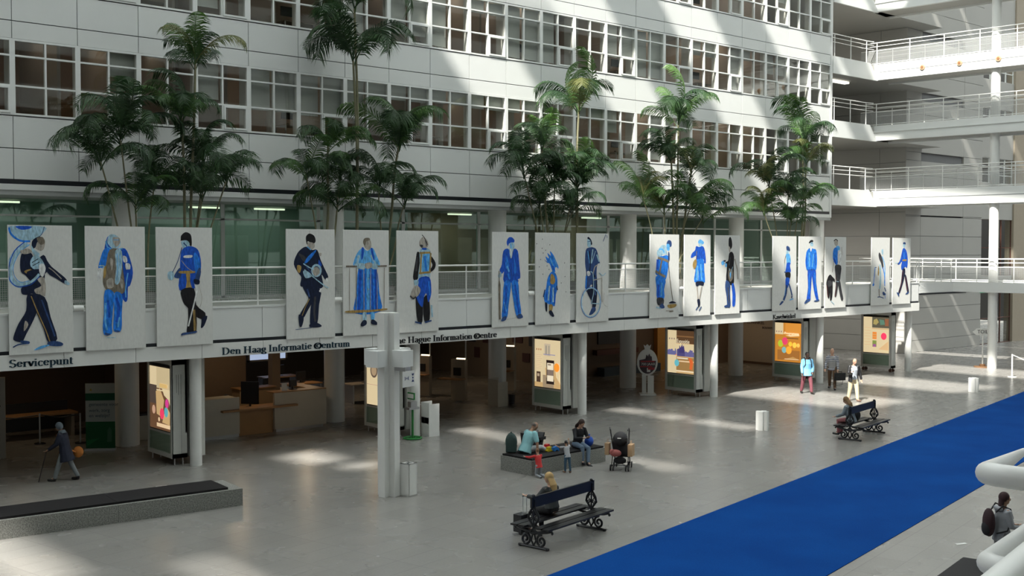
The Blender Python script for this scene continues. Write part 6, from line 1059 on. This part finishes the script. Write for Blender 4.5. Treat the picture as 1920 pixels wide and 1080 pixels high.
# things on and beside the block
r = empty('backpack', (20.0, 23.27, .45), R(40), 'dark green backpack standing behind the man in the light blue T-shirt', 'backpack')
b = MB(); b.ell((0, 0, .3), (.12, .17, .26), 14, 10); b.box(-.1, .1, -.14, .14, .02, .42); b.tube([(-.02, -.04, .54), (-.02, 0, .6), (-.02, .04, .54)], .012, 6); remesh(b, 'bag', cloth('dark_green_pack', (.03, .06, .055)), r, .015, 4); MB().ell((.1, 0, .18), (.1, .15, .16), 12, 8).build('front_pocket', cloth('rust_pocket', (.13, .05, .03)), r, smooth=True)
r = empty('baby_carrier', (20.75, 23.25, .45), R(15), 'black folded baby carrier seat standing on the granite block', 'carrier'); b = MB(); b.tube([(-.2, -.1, .1), (-.05, -.12, .35), (.1, -.12, .55)], .03, 8).tube([(-.2, .14, .1), (-.05, .16, .35), (.1, .16, .55)], .03, 8); b.build('tube_frame', mat('grey_tube', (.15, .15, .16), .4), r, smooth=True)
MB().prism([(-.25, .05), (.12, .0), (.3, .12), (.42, .45), (.36, .46), (.24, .2), (.0, .12), (-.2, .5), (-.32, .5)], (0, -.16, 0), (1, 0, 0), (0, 0, 1), (0, 1, 0), .34).build('seat_shell', BLACK, r); MB().box(.12, .42, -.19, .2, .26, .34).build('tray', BLACK, r)
for i, (x, y, c_, sh, lab) in enumerate(((21.02, 22.95, (.6, .02, .03), 0, 'red toy box lying on the granite block'), (20.92, 22.76, (.65, .5, .02), 1, 'yellow toy lying in front of the red toy on the granite block'), (21.12, 22.7, (.03, .2, .55), 2, 'blue toy truck lying beside the yellow toy'))):
    b = MB(); b.obox((0, 0, .07 if sh != 1 else .045), ((.24, .12, .1), (.1, .12, .09), (.24, .1, .08))[sh], .3); b.obox((.02, 0, .14 if sh == 0 else .1), (.14, .1, .05), .3)
    for a_ in (-.07, .07): b.tube([(a_, -.07, .03), (a_, .07, .03)], .03, 12)
    tag(b.build('toy', mat('toy_%d' % i, c_, .35), None, (x, y, .45), 0), lab, 'toy', 'toys on the granite block')
r = empty('handbag', (22.36, 22.62, .45), R(20), 'bright blue bag on the seat beside the woman with long dark hair', 'bag'); MB().ell((0, 0, .14), (.17, .12, .15), 14, 9).build('bag', cloth('bright_blue_bag', (.01, .07, .4)), r, smooth=True); MB().tube([(-.08, -.03, .24), (-.03, -.02, .34), (.04, 0, .34), (.09, .02, .24)], .012, 6).build('handle', cloth('bright_blue_bag', (.01, .07, .4)), r, smooth=True)
# stroller seen from behind
def stroller(x, y, rz):
    r = empty('stroller', (x, y, 0), rz, 'black umbrella stroller with hooked handles and pink cloth beside the granite block', 'stroller')   # faces local +X
    for sg in (-1, 1):
        MB().tube([(.32, sg * .2, .12), (-.05, sg * .22, .62), (-.24, sg * .25, 1.02), (-.26, sg * .26, 1.13), (-.34, sg * .26, 1.19), (-.42, sg * .24, 1.14)], .017, 8).build('frame_tube', BLACK, r, smooth=True)
        MB().tube([(-.3, sg * .22, .12), (-.02, sg * .22, .55), (.06, sg * .22, .66)], .013, 8).build('frame_tube', BLACK, r, smooth=True)
        for xx in (.32, -.3):
            for dy in (-.035, .035): MB().tube([(xx, sg * .21 + dy - .015, .085), (xx, sg * .21 + dy + .015, .085)], .085, 16).build('wheel', mat('rubber', (.015, .015, .015), .6), r, smooth=True)
    MB().tube([(-.3, -.22, .16), (-.3, .22, .16)], .01, 6).tube([(-.3, -.22, .14), (.32, .2, .16)], .01, 6).tube([(-.3, .22, .14), (.32, -.2, .16)], .01, 6).build('cross_brace', BLACK, r, smooth=True)
    MB().prism([(-.22, .9), (-.16, .92), (.02, .42), (.3, .38), (.3, .34), (-.02, .34), (-.1, .42)], (0, -.2, 0), (1, 0, 0), (0, 0, 1), (0, 1, 0), .4).build('seat', BLK_C, r)
    b = MB(); b.ell((-.12, 0, .86), (.2, .2, .2), 16, 10); b.build('canopy', BLK_C, r, smooth=True); MB().box(-.375, -.365, -.05, .05, .9, .92).build('label_patch', PAINT, r)
    b = MB(); b.ell((-.22, 0, .28), (.14, .18, .1), 12, 8); b.build('basket', BLK_C, r, smooth=True)
    return r
rz_s = CAMR + PI / 2 - .35
stroller(22.3, 21.3, rz_s + R(6))
PINK = cloth('pink_cloth', (.35, .1, .09)); b = MB(); b.ell((0, 0, 0), (.1, .17, .1), 12, 8); b.ell((-.02, .08, .04), (.07, .08, .07), 10, 6); M_ = Matrix.Rotation(rz_s, 4, 'Z')
tag(b.build('folded_cloth', PINK, None, tuple(Vector((22.3, 21.3, .5)) + M_ @ Vector((-.36, .07, 0))), rz_s, smooth=True), 'dusky pink bundle of cloth hanging at the back of the stroller', 'cloth')
KRAFT = mat('kraft_paper', (.42, .27, .15), .7)
for sg, n_ in ((-1, 'right'), (1, 'left')):
    w_ = (.2, .1)[sg > 0]; q_ = Vector((22.3, 21.3, .42)) + M_ @ Vector((-.2, sg * .33, 0)); r = empty('paper_bag', tuple(q_), rz_s, 'brown paper carrier bag hanging on the %s side of the stroller' % n_, 'bag', 'paper bags on the stroller'); MB().box(-w_ / 2 - .05, w_ / 2 + .05, -.06, .06, 0, .32).build('bag', KRAFT, r); MB().tube([(-.05, 0, .32), (-.04, 0, .42), (.04, 0, .42), (.05, 0, .32)], .006, 6).build('handle', KRAFT, r, smooth=True)
# blonde woman on the near iron bench
BL_ = cloth('blonde_hair', (.5, .33, .14))
r, q = person('person', 15.92, 17.2, 0, R(98), 1.68, 'person with long wavy blonde hair and dark grey cardigan seated on the nearest iron bench', SKIN, dict(sit=1, base=.57, lean=6, hipL=82, hipR=82, kneeL=85, kneeR=85, armL=40, armR=10, abL=14, elL=52, elR=30, head=6, yaw=10), dict(top=cloth('dark_grey_cardigan', (.055, .06, .06)), hem=.2, fat=1.15, topname='cardigan', legs=BLK_C, shoe=cloth('brown_boot', (.05, .025, .02)), hair='long', hairmat=BL_))
M_ = Matrix.Rotation(R(98), 4, 'Z'); h_ = M_ @ q['T'](q['arms'][0][2] + q['arms'][0][3] * .07) + Vector((15.92, 17.2, 0))
r = empty('trolley_case', (h_.x, h_.y + .02, 0), R(98), 'dark trolley case with extended steel handle held by the blonde person', 'suitcase'); MB().box(-.02, .2, -.14, .14, .05, .42).build('case', BLACK, r)
for sg in (-1, 1): MB().tube([(0, sg * .06, .4), (0, sg * .06, h_.z)], .007, 6).build('handle_tube', STEEL, r, smooth=True); MB().tube([(.02, sg * .11 - .02, .04), (.02, sg * .11 + .02, .04)], .04, 10).build('wheel', BLACK, r, smooth=True)
MB().tube([(0, -.07, h_.z), (0, .07, h_.z)], .014, 8).build('grip', BLACK, r, smooth=True)
# walkers
r, q = person('person', 40.1, 27.55, 0, CAMR - PI / 2 + R(8), 1.8, 'man in light blue jacket and dark red trousers walking towards the viewer', SKIND, dict(lean=2, hipL=12, hipR=-10, kneeL=4, kneeR=8, armL=-6, armR=8, abL=16, abR=14, elL=42, elR=14, tuL=20, outL=6, outR=6),
    dict(top=cloth('sky_blue_jacket', (.2, .5, .78)), fat=1.2, hem=.16, legs=cloth('maroon_trousers', (.16, .045, .06)), wide=1.1, shoe=SHOEK, hair='short', hairmat=cloth('black_hair2', (.01, .009, .009))))
r2 = empty('backpack', (40.1, 27.55, 0), CAMR - PI / 2 + R(8), 'black backpack straps and pack worn by the man in the light blue jacket', 'backpack'); MB().ell((-.2, 0, 1.28), (.09, .15, .2), 12, 8).build('pack', BLK_C, r2, smooth=True)
for sg in (-1, 1): MB().tube([(-.12, sg * .1, 1.46), (.0, sg * .12, 1.53), (.13, sg * .12, 1.42), (.16, sg * .13, 1.25), (.08, sg * .17, 1.12)], .018, 6).build('strap', BLK_C, r2, smooth=True)
m, n, l, p = nodes('striped_shirt'); t = n.new('ShaderNodeTexCoord'); wv = n.new('ShaderNodeTexWave'); wv.bands_direction = 'Z'; wv.inputs['Scale'].default_value = 4.2; l.new(t.outputs['Object'], wv.inputs[0]); rp = n.new('ShaderNodeValToRGB'); rp.color_ramp.interpolation = 'CONSTANT'; rp.color_ramp.elements[0].color = (.5, .5, .5, 1); rp.color_ramp.elements[1].position = .6; rp.color_ramp.elements[1].color = (.04, .06, .13, 1); l.new(wv.outputs[0], rp.inputs[0]); l.new(rp.outputs[0], p.inputs['Base Color']); STR = m
r, q = person('person', 42.2, 27.7, 0, CAMR - PI / 2 - R(20), 1.84, 'elderly man in grey vest over striped shirt carrying a black bag', SKIN, dict(lean=4, hipL=16, hipR=-14, kneeL=6, kneeR=10, armL=4, armR=6, abL=10, abR=14, elL=12, elR=20, yaw=-40), dict(top=STR, topname='striped_shirt', hem=.1, legs=cloth('brown_trousers', (.11, .06, .03)), shoe=SHOEK, hair='fringe', hairmat=cloth('grey_hair', (.3, .28, .27))))
b = MB(); T_ = q['T']; limb(b, [T_(q['P'] + q['up'] * a_) for a_ in (-.08, .12, .34, .46)], [(.19, .145), (.172, .135), (.19, .145), (.15, .115)], 14, (0, 1, 0)); remesh(b, 'vest', cloth('grey_vest', (.28, .28, .28)), r, .014)
M_ = Matrix.Rotation(CAMR - PI / 2 - R(20), 4, 'Z'); h_ = M_ @ T_(q['arms'][0][2] + q['arms'][0][3] * .09) + Vector((42.2, 27.7, 0))
r = empty('briefcase', (h_.x + .05, h_.y - .06, h_.z - .38), CAMR + .3, 'black shoulder bag carried low by the elderly man in the grey vest', 'bag'); MB().box(-.24, .24, -.07, .07, 0, .32).build('bag', BLK_C, r); MB().tube([(-.1, 0, .32), (-.08, 0, .39), (.08, 0, .39), (.1, 0, .32)], .012, 6).build('handle', BLK_C, r, smooth=True); MB().tube([(-.24, 0, .3), (-.3, 0, .0), (-.2, 0, -.22), (.1, 0, -.2), (.24, 0, .3)], .01, 6).build('strap', BLK_C, r, smooth=True)
r, q = person('person', 39.5, 24.95, 0, CAMR - PI / 2 + R(12), 1.76, 'bald man in open black jacket and beige trousers holding a white cup', SKIN, dict(lean=3, hipL=10, hipR=-8, kneeL=3, kneeR=8, armL=-4, armR=12, abL=22, abR=14, elL=14, elR=95, head=14), dict(top=cloth('grey_shirt', (.33, .36, .4)), topname='shirt', hem=.04, legs=cloth('beige_trousers', (.5, .42, .28)), wide=1.12, shoe=cloth('brown_shoe', (.12, .07, .05))))
b = MB(); T_ = q['T']
for sg in (-1, 1): limb(b, [T_(q['P'] + q['up'] * a_ + Vector((f_, .13 * sg, 0))) for a_, f_ in ((-.14, .0), (.12, .0), (.34, .01), (.46, .0))], [(.075, .125), (.065, .11), (.08, .12), (.06, .09)], 12, (0, 1, 0))
limb(b, [T_(q['P'] + q['up'] * a_ + Vector((-.07, 0, 0))) for a_ in (-.14, .12, .34, .47)], [(.15, .07), (.14, .065), (.15, .07), (.1, .05)], 12, (0, 1, 0))
for sh, elb, wr, qd, sg in q['arms']: limb(b, [T_(sh), T_(elb), T_(elb.lerp(wr, .9))], [.075, .062, .05])
remesh(b, 'jacket', cloth('black_leather', (.015, .015, .016), .45), r, .013)
M_ = Matrix.Rotation(CAMR - PI / 2 + R(12), 4, 'Z'); h_ = M_ @ T_(q['arms'][1][2] + q['arms'][1][3] * .08) + Vector((39.5, 24.95, 0)); tag(MB().tube([(h_.x, h_.y, h_.z - .02), (h_.x, h_.y, h_.z + .17)], [.04, .05], 14).build('paper_cup', PAINT, smooth=True), 'white paper cup in the hand of the bald man', 'cup')
# person on the far bench
person('person', 31.75, 20.12, 0, R(98), 1.64, 'person with light brown hair and grey-blue top seated on the far iron bench', SKIN, dict(sit=1, base=.57, lean=12, hipL=82, hipR=82, kneeL=85, kneeR=85, armL=20, armR=20, elL=50, elR=50, head=16), dict(top=cloth('grey_blue_top', (.22, .26, .29)), fat=1.22, legs=cloth('dusty_pink_trousers', (.35, .12, .13)), shoe=SHOEK, hair='long', hairmat=cloth('honey_hair', (.22, .13, .06))))
tag(MB().ell((0, 0, .17), (.16, .12, .18), 14, 8).build('handbag', BLK_C, None, (32.35, 20.3, .465), R(10), smooth=True), 'black bag on the far iron bench beside the seated person', 'bag')
# woman with backpack at the lower right
GH = cloth('grey_hoodie', (.3, .31, .33))
r, q = person('person', 19.86, 9.47, 0, CAMR + R(5), 1.66, 'woman with dark red-brown hair in grey hoodie standing at the lower right', SKINM, dict(lean=2, hipL=2, hipR=-2, armL=10, armR=12, abL=8, abR=8, elL=72, elR=68, tuL=18, tuR=10, head=4), dict(top=GH, topname='hoodie', fat=1.1, hem=.12, legs=cloth('grey_sweatpants', (.14, .14, .14)), wide=1.12, shoe=SHOEK, hair='tail', hairmat=cloth('dark_red_hair', (.035, .012, .014))))
b = MB(); T_ = q['T']; limb(b, [T_(q['neck'] + Vector((-.1, y_, -.02 + .02 * abs(y_)))) for y_ in (-.1, 0, .1)], [.04, .06, .04]); remesh(b, 'hood', GH, r, .012)
M_ = Matrix.Rotation(CAMR + R(5), 4, 'Z'); r = empty('backpack', (19.86, 9.47, 0), CAMR + R(5), 'black and dark red backpack worn by the woman in the grey hoodie', 'backpack'); b = MB(); b.ell((-.25, 0, 1.1), (.1, .15, .26), 14, 10); b.build('pack', cloth('black_red_pack', (.03, .01, .014)), r, smooth=True); MB().ell((-.3, 0, 1.0), (.07, .12, .14), 12, 8).build('pocket', BLK_C, r, smooth=True)
for sg in (-1, 1): MB().tube([(-.17, sg * .09, 1.3), (-.06, sg * .13, 1.42), (.08, sg * .14, 1.36), (.12, sg * .15, 1.2), (.0, sg * .19, .98), (-.17, sg * .12, .92)], .014, 6).build('strap', BLK_C, r, smooth=True)
h_ = M_ @ T_(q['arms'][1][2] + q['arms'][1][3] * .1) + Vector((19.86, 9.47, 0)); tag(MB().obox((0, 0, 0), (.15, .1, .01), 0, .3).build('booklet', PAINT, None, tuple(h_ + Vector((.02, 0, .03))), CAMR), 'white folded leaflet held by the woman in the grey hoodie', 'leaflet')
